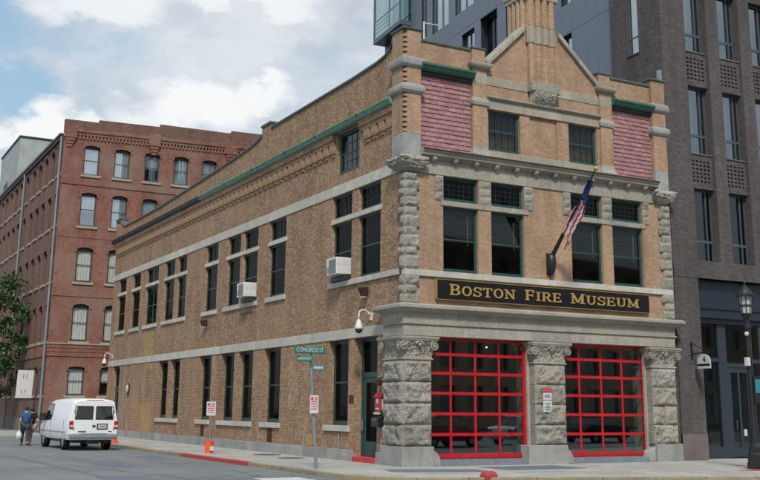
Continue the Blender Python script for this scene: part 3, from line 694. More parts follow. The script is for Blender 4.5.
# corner grotesques, blocks and brick piers above
def grotesque(cx,cy,seed,flip):
    m=MB(); m.ring(cx-.18,cx+.18,cy-.18,cy+.18,[(-.02,8.80),(.08,8.85),(.20,8.95),(.30,9.08),(.33,9.2),(.24,9.33)])
    b=m.mesh('corner_grotesque','carved_stone'); bm=bmesh.new(); bm.from_mesh(b); bmesh.ops.subdivide_edges(bm,edges=bm.edges,cuts=13,use_grid_fill=True)
    for v in bm.verts:
        q=v.co*7+Vector((seed,0,0)); ds=noise.voronoi(q)[0]; n=Vector((v.co.x-cx,v.co.y-cy,0)).normalized()
        v.co+=n*((-.14 if ds[0]<.2 else .07*min(1,(ds[1]-ds[0])*1.6)-.05)+.04*noise.noise(q*1.5))
    bm.normal_update(); bm.to_mesh(b); bm.free()
    for p in b.polygons: p.use_smooth=True
    o=link('corner_grotesque',b,mus)
    e=MB()
    for sx,sy in ((-1,-1),(1,-1),(-1,1)):
        x,y=cx+.43*sx,cy+.43*sy; e.sphere((x,y,9.24),(.10,.10,.06),8,6); e.sphere((x*.9+cx*.1,y*.9+cy*.1,9.15),(.06,.06,.05),8,6)
    e.build('carved_head','carved_stone',o,smooth=True)
grotesque(.16,.16,3,0); grotesque(10.52,.16,9,1)
def corner_pier(x0,x1,y0,y1,ztop,notch):
    MB().box(x0,x1,y0,y1,9.33,10.05).build('corner_block','blue_stone',mus,bevel=.01)
    nx=.13
    m=MB()
    if notch:
        m.prism([(x0+nx,y0,10.052),(x1,y0,10.052),(x1,y1,10.052),(x0,y1,10.052),(x0,y0+nx,10.052),(x0+nx*.95,y0+nx*.95,10.052)],(0,0,ztop-10.052))
    else: m.box(x0,x1,y0,y1,10.052,ztop)
    m.build('corner_pier','front_brick',mus)
    if notch:
        me=MB().prism([(x0+.035,y0+.035,0),(x0+nx+.03,y0-.002,0),(x0+nx+.03,y0+nx,0),(x0+nx,y0+nx+.03,0),(x0-.002,y0+nx+.03,0)],(0,0,.095)).mesh('corner_brick','front_brick')
        z=10.09
        while z<ztop-.1: link('corner_brick',me,mus,loc=(0,0,z)); z+=.165
    for z0,z1 in ((11.36,11.68),(12.22,12.57)):
        h=z1-z0; MB().ring(x0,x1,y0,y1,[(0,z0),(.05,z0+.02),(.095,z0+.08),(.105,z0+h*.5),(.095,z1-.08),(.05,z1-.02),(-.01,z1)]).build('pier_band','blue_stone',mus,smooth=False)
    MB().ring(x0,x1,y0,y1,[(.04,ztop+.001),(.06,ztop+.02),(.06,ztop+.07),(-.1,ztop+.09)]).build('coping','coping_metal',mus)
corner_pier(-.16,.47,-.13,.62,13.47,True)
corner_pier(10.22,10.84,-.13,.62,13.42,False)
MB().box(10.74,10.9,-.02,.12,13.52,13.95).build('lead_stub','galvanised',mus,bevel=.01)
# main cornice with modillions
m=MB(); FR.extr(m,[(.1,9.325),(-.06,9.325),(-.08,9.36),(-.24,9.40),(-.26,9.42),(-.26,9.47),(-.30,9.50),(-.335,9.535),(-.335,9.575),(-.28,9.60),(.1,9.64)],.475,10.21); prt(m,'main_cornice','sandstone')
for i in range(12):
    x=.95+i*.793; mm=MB(); FR.extr(mm,[(-.046,9.24),(-.15,9.25),(-.20,9.29),(-.225,9.355),(-.225,9.392),(-.046,9.36)],x-.07,x+.07); prt(mm,'modillion','sandstone',bevel=.008)
m=MB(); FR.extr(m,[(-.336,9.548),(-.35,9.55),(-.35,9.60),(-.27,9.625),(-.27,9.61),(-.336,9.585)],.47,10.215); prt(m,'cornice_flashing','dark_metal')
# slate bays
def slate_bay(u0,u1,z0,z1,d):
    m=MB(); FR.box(m,u0,u1,d+.03,d+.25,z0,13.2); b=m.build('slate_bay','front_brick',mus)
    rows=16; h=(z1-z0)/rows; n=7; wd=(u1-u0)/n
    for j in range(rows):
        o=0 if j%2 else -wd/2
        for i in range(n+1):
            a=max(u0,u0+o+i*wd); c=min(u1,u0+o+(i+1)*wd)
            if c-a<.03: continue
            t=MB(); zb=z0+j*h; g=.005; dd=random.uniform(-.006,.006)
            t.add([(a+g,d-.022+dd,zb+g),(c-g,d-.022+dd,zb+g),(c-g,d+.008,zb+h+.02),(a+g,d+.008,zb+h+.02),(a+g,d+.03,zb+g),(c-g,d+.03,zb+g),(c-g,d+.03,zb+h+.02),(a+g,d+.03,zb+h+.02)],[(0,1,2,3),(4,7,6,5),(0,4,5,1),(0,3,7,4),(1,5,6,2),(2,6,7,3)])
            t.build('slate_tile','pink_slate',b)
    m=MB(); FR.extr(m,[(.03,12.08),(-.05,12.08),(-.06,12.17),(-.02,12.19)],u0,u1); m.build('slate_head','black_plastic',b)
    m=MB(); FR.extr(m,[(.02,12.19),(-.16,12.20),(-.22,12.26),(-.25,12.34),(-.29,12.35),(-.29,12.42),(.02,12.50)],u0-.01,u1+.03); m.build('gutter','copper_green',b)
    m=MB(); FR.box(m,u0,u1,0,.35,12.5,13.2); m.build('bay_parapet','front_brick',b)
    m=MB(); FR.box(m,u0,u1,-.05,.4,13.201,13.275); m.build('coping','coping_metal',b)
slate_bay(.475,2.46,9.63,12.09,.05); slate_bay(8.36,10.215,9.63,12.09,.05)
# pinnacle piers beside the gable
def pinnacle(x0,x1,s):
    m=MB(); m.box(x0,x1,-.08,.42,9.98,11.34); p=m.build('pinnacle_pier','front_brick',mus)
    for q in ((x0,x1,-.08,.42,11.62,12.10),(x0,x1,-.08,.42,12.46,12.60),(x0-.04,x1-.06,-.10,.55,12.87,13.27)): MB().box(*q).build('pinnacle_brickwork','front_brick',p)
    MB().ring(x0,x1,-.08,.42,[(.09,9.64),(.085,9.70),(.03,9.80),(.005,9.90),(.002,9.979)]).build('pinnacle_foot','carved_stone',p)
    MB().ring(x0,x1,-.08,.42,[(.0,11.341),(.05,11.37),(.07,11.47),(.05,11.57),(.0,11.619)]).build('pinnacle_band','carved_stone',p)
    MB().ring(x0,x1,-.08,.42,[(.004,12.101),(.004,12.459)]).build('pinnacle_band','sandstone',p)
    MB().ring(x0,x1,-.08,.42,[(.02,12.60),(.13,12.66),(.16,12.72),(.16,12.80),(.08,12.84),(-.05,12.869)]).build('pinnacle_cap','carved_stone',p)
    MB().ring(x0-.04,x1-.06,-.10,.55,[(.02,13.271),(.04,13.285),(.04,13.33),(-.1,13.35)]).build('coping','coping_metal',p)
pinnacle(2.48,3.02,1); pinnacle(7.82,8.36,-1)
# gable wall
g0,g1=3.02,7.82
m=MB(); ATT=[(3.12,4.40,9.90,11.29),(6.45,7.70,9.90,11.29),(4.80,5.95,9.90,11.30,.06)]
FR.wall(m,g0,g1,9.63,12.12,ATT,.16)
m.quad((4.8,.06,9.9),(5.95,.06,9.9),(5.95,.06,11.3),(4.8,.06,11.3))
prt(m,'gable_wall','front_brick',recalc=False)
m=MB(); m.prism([(g0,0,12.45),(g1,0,12.45),(g1,0,12.72),(6.03,0,14.40),(4.70,0,14.40),(g0,0,12.72)],(0,.4,0)); prt(m,'gable_wall','front_brick')
m=MB(); m.box(g0,g1,.3,.4,9.63,12.45); prt(m,'gable_wall','front_brick')
band(FR,g0,g1,-.02,.3,12.125,12.445,'gable_band_stone','sandstone',1.2,jit=.1)
for a,b in ((3.03,4.44),(5.96,7.81)): pass
band(FR,g0,g1,-.06,.1,9.632,9.895,'attic_sill','sandstone',1.6,jit=.05)
band(FR,g0,g1,-.05,.1,11.305,11.62,'attic_lintel','sandstone',1.6,jit=.05)
m=MB(); FR.extr(m,[(.05,11.625),(-.06,11.63),(-.10,11.66),(-.155,11.68),(-.155,11.73),(.05,11.78)],g0,g1); prt(m,'attic_moulding','sandstone')
for a,b in ((3.12,4.40),(6.45,7.70)): window(FR,mus,a,b,9.90,11.29,.12,fw=.1,munt=(4,4),rail=10.62,pane='front_glass',blind=.5)
# raking copings
def rake(xa,za,xb,zb,n):
    for i in range(n):
        s,t=i/n+.004,(i+1)/n-.004; a=xa+(xb-xa)*s; b=xa+(xb-xa)*t; c=za+(zb-za)*s; e=za+(zb-za)*t
        MB().prism([(a,-.12,c+.02),(b,-.12,e+.02),(b,-.12,e+.24),(a,-.12,c+.24)],(0,.62,0)).build('raking_coping','carved_stone',mus,bevel=.02)
rake(3.05,12.72,4.62,14.26,3); rake(7.79,12.70,6.08,14.28,4)
# ribbed chimney
m=MB(); m.box(4.72,5.86,-.10,.95,13.9,15.52); ch=m.build('chimney','front_brick',mus)
for i in range(4):
    x=4.86+i*.29
    m=MB(); m.lathe(x,-.10,[(.112,12.44),(.112,14.05)],10); m.build('chimney_rib','front_brick',ch)
    m=MB(); m.lathe(x,-.10,[(.125,14.52),(.125,15.52)],10); m.build('chimney_rib','front_brick',ch)
for i in range(4):
    m=MB(); m.lathe(4.72,.12+i*.25,[(.11,14.3),(.11,15.52)],10); m.build('chimney_rib','front_brick',ch)
    m=MB(); m.lathe(5.86,.12+i*.25,[(.11,14.3),(.11,15.52)],10); m.build('chimney_rib','front_brick',ch)
MB().box(4.76,5.82,-.14,.3,12.46,13.86).build('chimney_breast','front_brick',ch)
m=MB(); m.ring(4.70,5.88,-.12,.97,[(.0,13.86),(.02,13.9),(.02,14.35),(-.0,14.52)]); 
for i in range(4): m.lathe(4.86+i*.29,-.12,[(.122,13.87),(.122,14.50)],10)
m.build('chimney_collar','sandstone',ch)
MB().ring(4.72,5.86,-.10,.95,[(.1,15.521),(.12,15.55),(.12,15.68),(.15,15.70),(.15,15.85),(.05,15.85)]).build('chimney_cap','carved_stone',ch)
MB().box(4.72,5.86,-.10,.95,15.851,16.6).build('chimney_top','front_brick',ch)
# carved corbel under the ribs
MB().box(4.72,5.90,-.33,.1,12.13,12.455).build('corbel_block','carved_stone',ch,bevel=.015)
m=MB(); n=56; k=22; vs=[]
for j in range(k+1):
    t=j/k; a=math.pi*.5*(1-t)*1.15
    for i in range(n+1):
        s_=i/n; xx=4.76+1.10*s_; zz=12.125-.46*(1-t); off=.10+.25*math.cos(a*.85)
        q=Vector((xx*7.5,t*3.6,1.7)); ds=noise.voronoi(q)[0]; ed=min(1,min(s_,1-s_)*12)*min(1,min(t,1-t)*7)
        c=(-.10 if ds[0]<.22 else .035*min(1,(ds[1]-ds[0])*2)-.01)*ed
        vs.append((xx,-(off+c)*(.35+.65*min(1,min(s_,1-s_)*9)),zz))
m.add(vs,[(j*(n+1)+i,j*(n+1)+i+1,(j+1)*(n+1)+i+1,(j+1)*(n+1)+i) for j in range(k) for i in range(n)])
m.build('carved_corbel','carved_stone',ch,smooth=True)
# ------------------------------------------------------------------ red brick building behind
RX,RY=-2.70,39.54
red=thing('red_brick_building','old five-storey red brick warehouse with arched sash windows at the left','building',(RX,RY,0))
FW5=[(1.34+2.0*i,2.36+2.0*i) for i in range(8)]
FZ=[(2.25,4.02,.1),(5.55,7.90,.16),(9.27,11.50,.16),(12.86,15.06,.16),(16.22,18.18,.14)]
def arch_wall(fac,parent,u1,zt,wins,mat,depth=.22):
    m=MB(); fac.wall(m,0,u1,0,zt,[(a,b,c,d) for a,b in wins for c,d,_ in FZ],depth); m.build('wall',mat,parent,recalc=False)
arch_wall(FR,red,17.5,19.0,FW5,'red_brick')
SW5=[(.35+2.16*i,1.42+2.16*i) for i in range(5)]+[(11.6,12.65)]+[(14.1+2.16*i,15.2+2.16*i) for i in range(9)]
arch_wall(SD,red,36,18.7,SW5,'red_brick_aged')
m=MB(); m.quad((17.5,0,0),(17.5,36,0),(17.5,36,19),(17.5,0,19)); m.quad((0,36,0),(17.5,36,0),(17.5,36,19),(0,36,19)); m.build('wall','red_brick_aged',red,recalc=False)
m=MB(); m.quad((.2,.2,18.72),(17.4,.2,18.72),(17.4,36,18.72),(.2,36,18.72)); m.build('roof','dark_metal',red,recalc=False)
def archwin(fac,a,b,c,d,ar,pane,curt,arched,sill='sandstone',det=True):
    window(fac,red,a,b,c,d,.16,frame='frame_brown',pane=pane,fw=.08,arch=ar,curtain=curt)
    # brick arch head, each voussoir leaning with the curve
    n=7; m=MB(); lo=[];hi=[]
    for i in range(n+1):
        t=-1+2*i/n; uu=(a+b)/2+t*((b-a)/2+.06); z=d-ar*t*t
        lo.append((uu,z)); hi.append((uu+t*.06,z+.26))
    for i in range(n):
        g=.006; pts=[fac.p(lo[i][0]+g,-.045,lo[i][1]),fac.p(lo[i+1][0]-g,-.045,lo[i+1][1]),fac.p(hi[i+1][0]-g,-.045,hi[i+1][1]),fac.p(hi[i][0]+g,-.045,hi[i][1])]
        m.prism(pts,Vector(fac.p(0,.06,0))-Vector(fac.p(0,0,0)))
    for s,x in ((-1,a-.06),(1,b+.06)): fac.box(m,x-.06,x+.06,-.05,.02,d-ar-.16,d-ar+.05)
    # spandrel that fills the corners between opening and arch
    q=[fac.p(a,.02,d+.001),fac.p(a,.02,d-ar)]+[fac.p(a+(b-a)*i/8,.02,d-ar*(1-2*i/8)**2) for i in range(1,8)]+[fac.p(b,.02,d-ar),fac.p(b,.02,d+.001)]
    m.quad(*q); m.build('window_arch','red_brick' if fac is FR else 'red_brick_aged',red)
    m=MB(); fac.box(m,a-.15,b+.15,-.08,.16,c-.16,c-.002); m.build('window_sill',sill,red,bevel=.01)
for i,(a,b) in enumerate(FW5):
    for k,(c,d,ar) in enumerate(FZ):
        archwin(FR,a,b,c,d,ar,'pale_glass' if k>2 else 'curtain_glass',[.06,.06,.06,.06 if i%2 else .5,.06][k] if (i*3+k)%7!=3 else .45,True)
for i,(a,b) in enumerate(SW5):
    for k,(c,d,ar) in enumerate(FZ): archwin(SD,a,b,c,d,ar,'screen_glass',None,False)
m=MB(); m.quad((.7,.7,0),(17,.7,0),(17,.7,18.7),(.7,.7,18.7)); m.quad((.7,.7,0),(.7,35,0),(.7,35,18.7),(.7,.7,18.7)); m.build('inner_wall','inner_dark',red,recalc=False)
# belts, corbelled cornice, stepped parapet
m=MB(); FR.box(m,-.1,17.5,-.1,.05,5.36,5.44); SD.box(m,.0,36,-.1,.05,5.37,5.445); m.build('belt_course','sandstone',red)
m=MB(); FR.box(m,-.05,17.5,-.05,.05,4.62,5.355); SD.box(m,.0,36,-.05,.05,4.621,5.36)
m.build('brick_belt','red_brick',red)
m=MB(); FR.box(m,-.08,17.5,-.08,.03,4.9,4.98); FR.box(m,-.08,17.5,-.08,.03,5.13,5.2); FR.box(m,-.02,17.5,-.04,.03,8.35,8.44); FR.box(m,-.02,17.5,-.05,.03,15.52,15.80); FR.box(m,-.02,17.5,-.03,.03,12.1,12.2); m.build('brick_string','red_brick',red)
def zc(x): return 19.82+.05*x
steps=[(0,.30),(2.2,.22),(2.2,.40),(6.3,.30),(6.3,.48),(11.4,.28),(11.4,.46),(17.5,.3)]
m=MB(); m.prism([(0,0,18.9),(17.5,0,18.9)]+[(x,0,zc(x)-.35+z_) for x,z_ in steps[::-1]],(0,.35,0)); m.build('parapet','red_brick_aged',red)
m=MB(); 
for x0,x1,dd,z0,z1 in ((0,17.5,.10,18.78,18.95),(0,17.5,.16,18.96,19.16)): m.prism([(x0,-dd,z0),(x1,-dd,z0+.025*x1),(x1,-dd,z1+.03*x1),(x0,-dd,z1)],(0,dd+.02,0))
m.build('brick_cornice','red_brick',red)
dm=MB().box(0,.11,-.09,.02,-.12,.12).mesh('brick_dentil','red_brick')
for i in range(75): link('brick_dentil',dm,red,loc=(.25+i*.23,0,18.66+.0055*i))
def corb(x):
    m=MB()
    for k in range(4): m.box(x-.38+.07*k,x+.38-.07*k,-.19+.04*k,.01,18.55+.02*x-.2*k,19.32+.03*x-.2*k if k==0 else 18.55+.02*x-.2*(k-1))
    m.build('corbel','red_brick',red)
for x in (.36,5.9,11.3,16.6): corb(x)
m=MB(); SD.box(m,.3,36,-.16,.05,18.5,18.68); SD.box(m,.3,36,-.24,.02,18.70,18.86); m.build('eaves_gutter','dark_metal',red)
for yy,zt in ((.16,18.6),(12.95,18.6)):
    m=MB(); m.tube((-.14,yy,.15),(-.14,yy,zt),.07,n=8)
    for z in (3,6,9,12,15): m.tube((-.14,yy,z),(-.14,yy,z+.08),.09,n=8)
    m.build('downpipe','galvanised',red)
m=MB(); m.box(-.05,.6,-.04,.0,.0,.9); FR.box(m,.6,17.5,-.04,.02,-.2,.85); SD.box(m,.02,36,-.041,.02,-.2,.85); m.build('plinth','plum_stone',red)
# rendered block behind its roof
pen=thing('rendered_block','pale grey-green windowless rendered block rising behind the red brick roofline','building',(-2.55,58,0))
m=MB(); m.box(0,16,0,9,0,22.75); m.build('wall','penthouse_render',pen); m=MB(); m.box(-.08,16.1,-.08,9.1,22.751,22.88); m.build('coping','dark_metal',pen); m=MB(); m.box(-.02,.03,4.6,6.5,18.9,19.9); m.build('vent','dark_metal',pen)
low=thing('pale_block','small pale block at far left peeping over the red brick eaves','building',(-.95,78,0))
m=MB(); m.box(0,4,0,5,0,22.4); m.build('wall','penthouse_render',low); m=MB(); m.box(-.1,4.1,-.1,5.1,22.401,22.52); m.build('roof','coping_metal',low)
# ------------------------------------------------------------------ brown brick building on the right
BX,BY=11.12,.15
br=thing('brown_brick_building','tall dark brown brick building with deep windows and pierced brick panels at the right','building',(BX,BY,0))
cols=[(1.22+1.79*i,2.38+1.79*i) for i in range(8)]
FLZ=[(7.02,9.72),(11.08,13.72),(15.12,17.78),(19.16,21.82),(23.2,25.86)]
H=28
m=MB(); holes=[(a,b,6.99,26.4,.42) for a,b in cols]
FR.wall(m,0,16,6.35,H,holes,.42); FR.wall(m,0,1.17,.875,6.35,[],.4); m.quad((1.17,0,.875),(1.17,1.0,.875),(1.17,1.0,6.35),(1.17,0,6.35))
SD.wall(m,0,2.75,0,H,[(1.22,1.85,a+.0,b,.2) for a,b in FLZ],.2); m.quad((0,2.75,0),(16,2.75,0),(16,2.75,H),(0,2.75,H)); m.quad((16,0,0),(16,2.75,0),(16,2.75,H),(16,0,H)); m.quad((0,0,H),(16,0,H),(16,2.75,H),(0,2.75,H))
m.build('wall','brown_brick',br,recalc=False)
m=MB(); m.quad((.5,1.3,4),(15.9,1.3,4),(15.9,1.3,H),(.5,1.3,H)); m.build('inner_wall','inner_dark',br,recalc=False)
MB().box(-.27,-.003,.06,.9,-.05,13.2).build('party_wall','brown_brick',br)
MB().box(-.0,1.19,-.02,1.0,-.05,.87).build('base_stone','plum_stone',br,bevel=.008)
m=MB(); FR.box(m,-.0,16,-.02,.02,6.36,6.84); 
m.build('lintel_band','brown_brick',br)
def pierced(a,b,z0,z1):
    m=MB(); d=.14; FR.box(m,a,b,d+.10,d+.3,z0,z1)
    p=m.build('pierced_panel','brown_brick',br)
    nu,nz=5,6; mu=.10; hw=.12; hh=.075; pu=(b-a-2*mu)/nu; zz0=z0+.12; zz1=z1-.18; pz=(zz1-zz0)/nz
    L=MB(); hs=[]
    for j in range(nz):
        for i in range(nu): uu=a+mu+pu*(i+.5); z=zz0+pz*(j+.5); hs.append((uu-hw/2,uu+hw/2,z-hh/2,z+hh/2))
    W=Fac('f',d); W.wall(L,a,b,z0,z1,hs,.10); 
    L.build('pierced_brickwork','brown_brick',p,recalc=False)
    B=MB()
    for h in hs: FR.box(B,h[0],h[1],d+.085,d+.098,h[2],h[3])
    q=B.build('opening','brown_brick',p); q['kind']='stuff'
for i,(a,b) in enumerate(cols):
    prev=6.99
    for k,(z0,z1) in enumerate(FLZ):
        if k==0:
            m=MB(); FR.box(m,a,b,.06,.42,6.86,7.0); m.build('window_sill','plum_stone',br)
        else:
            m=MB(); FR.box(m,a,b,.12,.42,FLZ[k-1][1],FLZ[k-1][1]+.10); m.build('window_head','brown_brick',br)
            pierced(a,b,FLZ[k-1][1]+.10,z0-.05)
            m=MB(); FR.box(m,a,b,.10,.42,z0-.05,z0-.005); m.build('window_sill','plum_stone',br)
        gl='dim_glass' if k==0 else 'tall_glass'
        fr_=MB(); d=.34
        for x0,x1,zz0,zz1 in ((a,a+.07,z0,z1),(b-.05,b,z0,z1),(a+.07,b-.05,z1-.07,z1),(a+.07,b-.05,z0,z0+.06),(a+.07,b-.05,z0+.70,z0+.80)): FR.box(fr_,x0,x1,d,d+.08,zz0,zz1)
        FR.box(fr_,a+.27,a+.34,d-.012,d+.07,z0+.80,z1-.07)
        FR.box(fr_,b-.30,b-.24,d-.012,d+.07,z0+.06,z1-.07)
        wo=fr_.build('window','frame_blue',br)
        for x0,x1,zz0,zz1 in ((a+.34,b-.30,z0+.80,z1-.07),(a+.07,b-.30,z0+.06,z0+.70),(b-.24,b-.05,z0+.06,z1-.07),(a+.07,a+.27,z0+.80,z1-.07)):
            g=MB(); FR.box(g,x0,x1,d+.03,d+.036,zz0,zz1); g.build('pane',gl,wo)
        if k>=1:
            g=MB(); n=10; x0,x1=a+.34,(a+.72 if (i+k)%3 else a+.6)
            pr=[(x0+(x1-x0)*j/n,d+.2+.02*math.sin(j*2.1)) for j in range(n+1)]
            zt0=z0+.80 if k==1 else z0+.1
            for p,q in zip(pr,pr[1:]): g.quad((p[0],p[1],zt0),(q[0],q[1],zt0),(q[0],q[1],z1-.05),(p[0],p[1],z1-.05))
            g.build('curtain','curtain',wo,smooth=True)
for k,(z0,z1) in enumerate(FLZ):
    if k<2: continue
    window(SD,br,1.22,1.85,z0,z1,.12,frame='frame_blue',pane='sky_glass',rail=z0+.72,fw=.05,curtain=.0)
    m=MB(); SD.box(m,1.18,1.88,-.03,.12,z0-.06,z0-.003); m.build('window_sill','dark_metal',br)
# shopfront
u_=1.17; pw=[.33,.56,.66,.52,.66]; i=0
while u_<15.9:
    wd=pw[i%5]; mm=MB(); FR.box(mm,u_+.004,u_+wd-.004,.30,.36,5.30,6.34); mm.build('fascia_panel','panel_navy',br,bevel=.01); u_+=wd; i+=1
m=MB(); FR.box(m,1.17,16,.36,1.2,4.98,5.29); FR.box(m,1.17,16,.5,.62,4.80,4.975); m.build('shop_soffit','panel_navy',br)
m=MB()
for x0,x1,z0,z1 in ((1.17,1.26,.42,4.8),(2.60,2.84,.0,4.8),(2.84,3.02,.0,4.8),(4.2,4.36,0,4.8),(6.2,6.4,0,4.8),(8.4,8.6,0,4.8),(10.6,10.8,0,4.8),(12.8,13.0,0,4.8)): FR.box(m,x0,x1,.62,.78,z0,z1)
FR.box(m,1.26,2.60,.63,.77,3.42,3.56); FR.box(m,3.02,4.2,.63,.77,3.25,3.40); FR.box(m,4.36,16,.63,.77,3.42,3.56); FR.box(m,1.26,2.60,.62,.78,0,.42); FR.box(m,4.36,16,.62,.78,0,.42)
sf=m.build('shopfront','shop_frame',br)
for x0,x1,z0,z1 in ((1.26,2.60,.42,3.42),(1.26,2.60,3.56,4.8),(3.02,4.2,3.4,4.8),(4.36,6.2,.42,3.42),(4.36,6.2,3.56,4.8),(6.4,8.4,.42,4.8)):
    g=MB(); FR.box(g,x0,x1,.69,.70,z0,z1); g.build('pane','clear_glass',sf)
m=MB(); FR.box(m,3.02,3.2,.66,.72,.04,3.25); FR.box(m,4.02,4.2,.66,.72,.04,3.25); FR.box(m,3.2,4.02,.66,.72,.04,.36); FR.box(m,3.2,4.02,.66,.72,3.05,3.25); FR.box(m,3.55,3.65,.66,.72,.36,3.05)
d_=m.build('shop_door','shop_frame',br)
g=MB(); FR.box(g,3.2,3.55,.685,.695,.36,3.05); FR.box(g,3.65,4.02,.685,.695,.36,3.05); g.build('pane','clear_glass',d_); g=MB(); g.tube((3.3,.6,1.0),(3.3,.6,1.35),.018); g.build('handle','chrome',d_)
g=MB(); FR.box(g,3.72,3.86,.655,.68,.78,1.02); FR.box(g,3.75,3.83,.64,.654,.82,.98); g.build('door_notice','plate_white',d_)
m=MB(); m.quad((1.17,.8,.02),(16,.8,.02),(16,6,.02),(1.17,6,.02)); m.quad((1.17,4.5,0),(16,4.5,0),(16,4.5,5),(1.17,4.5,5)); m.quad((1.17,.7,0),(1.17,4.5,0),(1.17,4.5,5),(1.17,.7,5)); m.quad((1.17,.8,4.97),(16,.8,4.97),(16,4.5,4.97),(1.17,4.5,4.97)); m.build('shop_room_wall','olive_wall',br,recalc=False)
m=MB(); m.box(1.3,3.2,2.0,2.6,.02,1.15); m.box(1.25,3.3,1.95,2.65,1.151,1.2); m.build('shop_counter','inner_brown',br)
m=MB(); m.sphere((4.63,2.25,4.34),.10); l=m.build('pendant_lamp','white_paint',br)
l.data.materials[0]=M_('lit_bulb')
# ------------------------------------------------------------------ blue-grey panelled building behind
PA=R(5.5)
pb=thing('panelled_building','modern blue-grey metal panelled block with a glazed corner bay rising behind the gabled roof','building',(11.3,3.0,0),-PA)
# local frame: y runs along the visible wall, x inward
PD=Fac('s')
pw_=[(17.15,18.0,22.15,27),(14.5,16.6,21.95,27),(11.72,13.80,22.05,27),(11.6,13.0,18.2,20.72),(9.25,10.97,17.6,20.9),(7.92,8.45,17.6,22.6),(2.86,3.62,14.4,17.45),(2.84,3.65,18.85,21.6),(7.0,8.3,23.0,26),(4.3,6.0,22.6,25.5)]
m=MB(); PD.wall(m,.05,19.4,0,30,[(*p_,.3) for p_ in pw_],.3); m.quad((0,.05,30),(14,.05,30),(14,30,30),(0,30,30)); m.quad((0,.05,0),(14,.05,0),(14,.05,30),(0,.05,30)); m.quad((0,23.3,0),(14,23.3,0),(14,23.3,30),(0,23.3,30)); m.quad((0,19.4,0),(0,23.3,0),(0,23.3,23.5),(0,19.4,23.5))
m.build('wall','panel_navy',pb,recalc=False)
ys=[.06,.45,.95,1.75,2.86,3.65,4.3,5.2,6.1,7.0,7.9,8.45,9.25,10.1,10.97,11.6,12.3,13.0,13.8,14.5,15.6,16.6,17.15,18.0,18.7,19.39]
zs=[11,14.4,17.52,20.98,23.9,27.0,29.98]
for a,b in zip(ys,ys[1:]):
    for c,d in zip(zs,zs[1:]):
        segs=[(c,d)]
        for p_ in pw_:
            if p_[0]-.02<(a+b)/2<p_[1]+.02:
                ns=[]
                for s,e in segs:
                    if p_[2]>=e or p_[3]<=s: ns.append((s,e)); continue
                    if p_[2]>s+.05: ns.append((s,p_[2]))
                    if p_[3]<e-.05: ns.append((p_[3],e))
                segs=ns
        for s,e in segs:
            mm=MB(); PD.box(mm,a+.008,b-.008,-.045,.0,s+.008,e-.008); mm.build('metal_panel','panel_blue',pb)
m=MB(); m.quad((1.0,.1,10),(1.0,19.3,10),(1.0,19.3,30),(1.0,.1,30)); m.build('inner_wall','inner_warm',pb,recalc=False)
for i,(a,b,c,d) in enumerate(pw_):
    fm=MB(); t=.07; dd=.12 if i!=4 else .28
    for x0,x1,z0,z1 in ((a,a+t,c,d),(b-t,b,c,d),(a+t,b-t,c,c+t),(a+t,b-t,d-t,d)): PD.box(fm,x0,x1,dd,dd+.1,z0,z1)
    n=2 if b-a>1.2 else 1
    if n==2: PD.box(fm,(a+b)/2-.04,(a+b)/2+.04,dd+.004,dd+.096,c+t,d-t)
    wo=fm.build('window','frame_blue' if i in (0,1,2) else 'dark_metal',pb); g=MB(); PD.box(g,a+t,b-t,dd+.04,dd+.05,c+t,d-t); g.build('pane','sky_glass' if i!=4 else 'dim_glass',wo)
    if i in (0,1,2,3,5,6,7):
        cm=MB(); x0,x1=a+t,(a+b)/2 if n==2 else b-t
        if i==1: x0,x1=(a+b)/2,b-t
        PD.box(cm,x0,x1,dd+.2,dd+.21,c,d-t); cm.build('curtain','curtain',wo)
# glazed bay at its far end
m=MB(); PD.box(m,19.4,23.4,-.75,.9,23.5,23.78); PD.box(m,19.4,23.4,-.75,.9,26.9,27.1); PD.box(m,23.28,23.4,-.75,-.63,23.78,26.9); PD.box(m,19.42,19.5,-.75,-.67,23.78,26.9); PD.box(m,19.4,23.3,-.02,.9,27.1,30); PD.box(m,21.0,21.08,-.73,-.67,23.78,26.9)
bay=m.build('glazed_bay','frame_blue',pb)
for a,b in ((19.5,21.0),(21.08,23.28)):
    g=MB(); PD.box(g,a,b,-.72,-.71,23.78,24.85); g.build('balustrade','balcony_glass',bay); g=MB(); PD.box(g,a,b,-.74,-.69,24.86,24.91); g.build('handrail','galvanised',bay)
    g=MB(); PD.box(g,a,b,-.05,-.04,23.79,26.9); g.build('pane','sky_glass',bay)
    g=MB(); PD.box(g,a,b,-.70,-.69,24.95,26.88); g.build('pane','balcony_glass',bay)
for z in (24.1,24.35,24.6): 
    g=MB(); PD.box(g,21.1,23.27,-.735,-.725,z,z+.02); g.build('balustrade_rail','galvanised',bay)
m=MB(); m.tube((-.85,15.9,16.5),(-.85,15.9,22.4),.05); m.tube((-.85,15.9,16.7),(0,15.9,16.7),.04); m.tube((-.85,15.9,22.3),(0,15.9,22.3),.04); m.build('vent_pipe','off_white',pb)
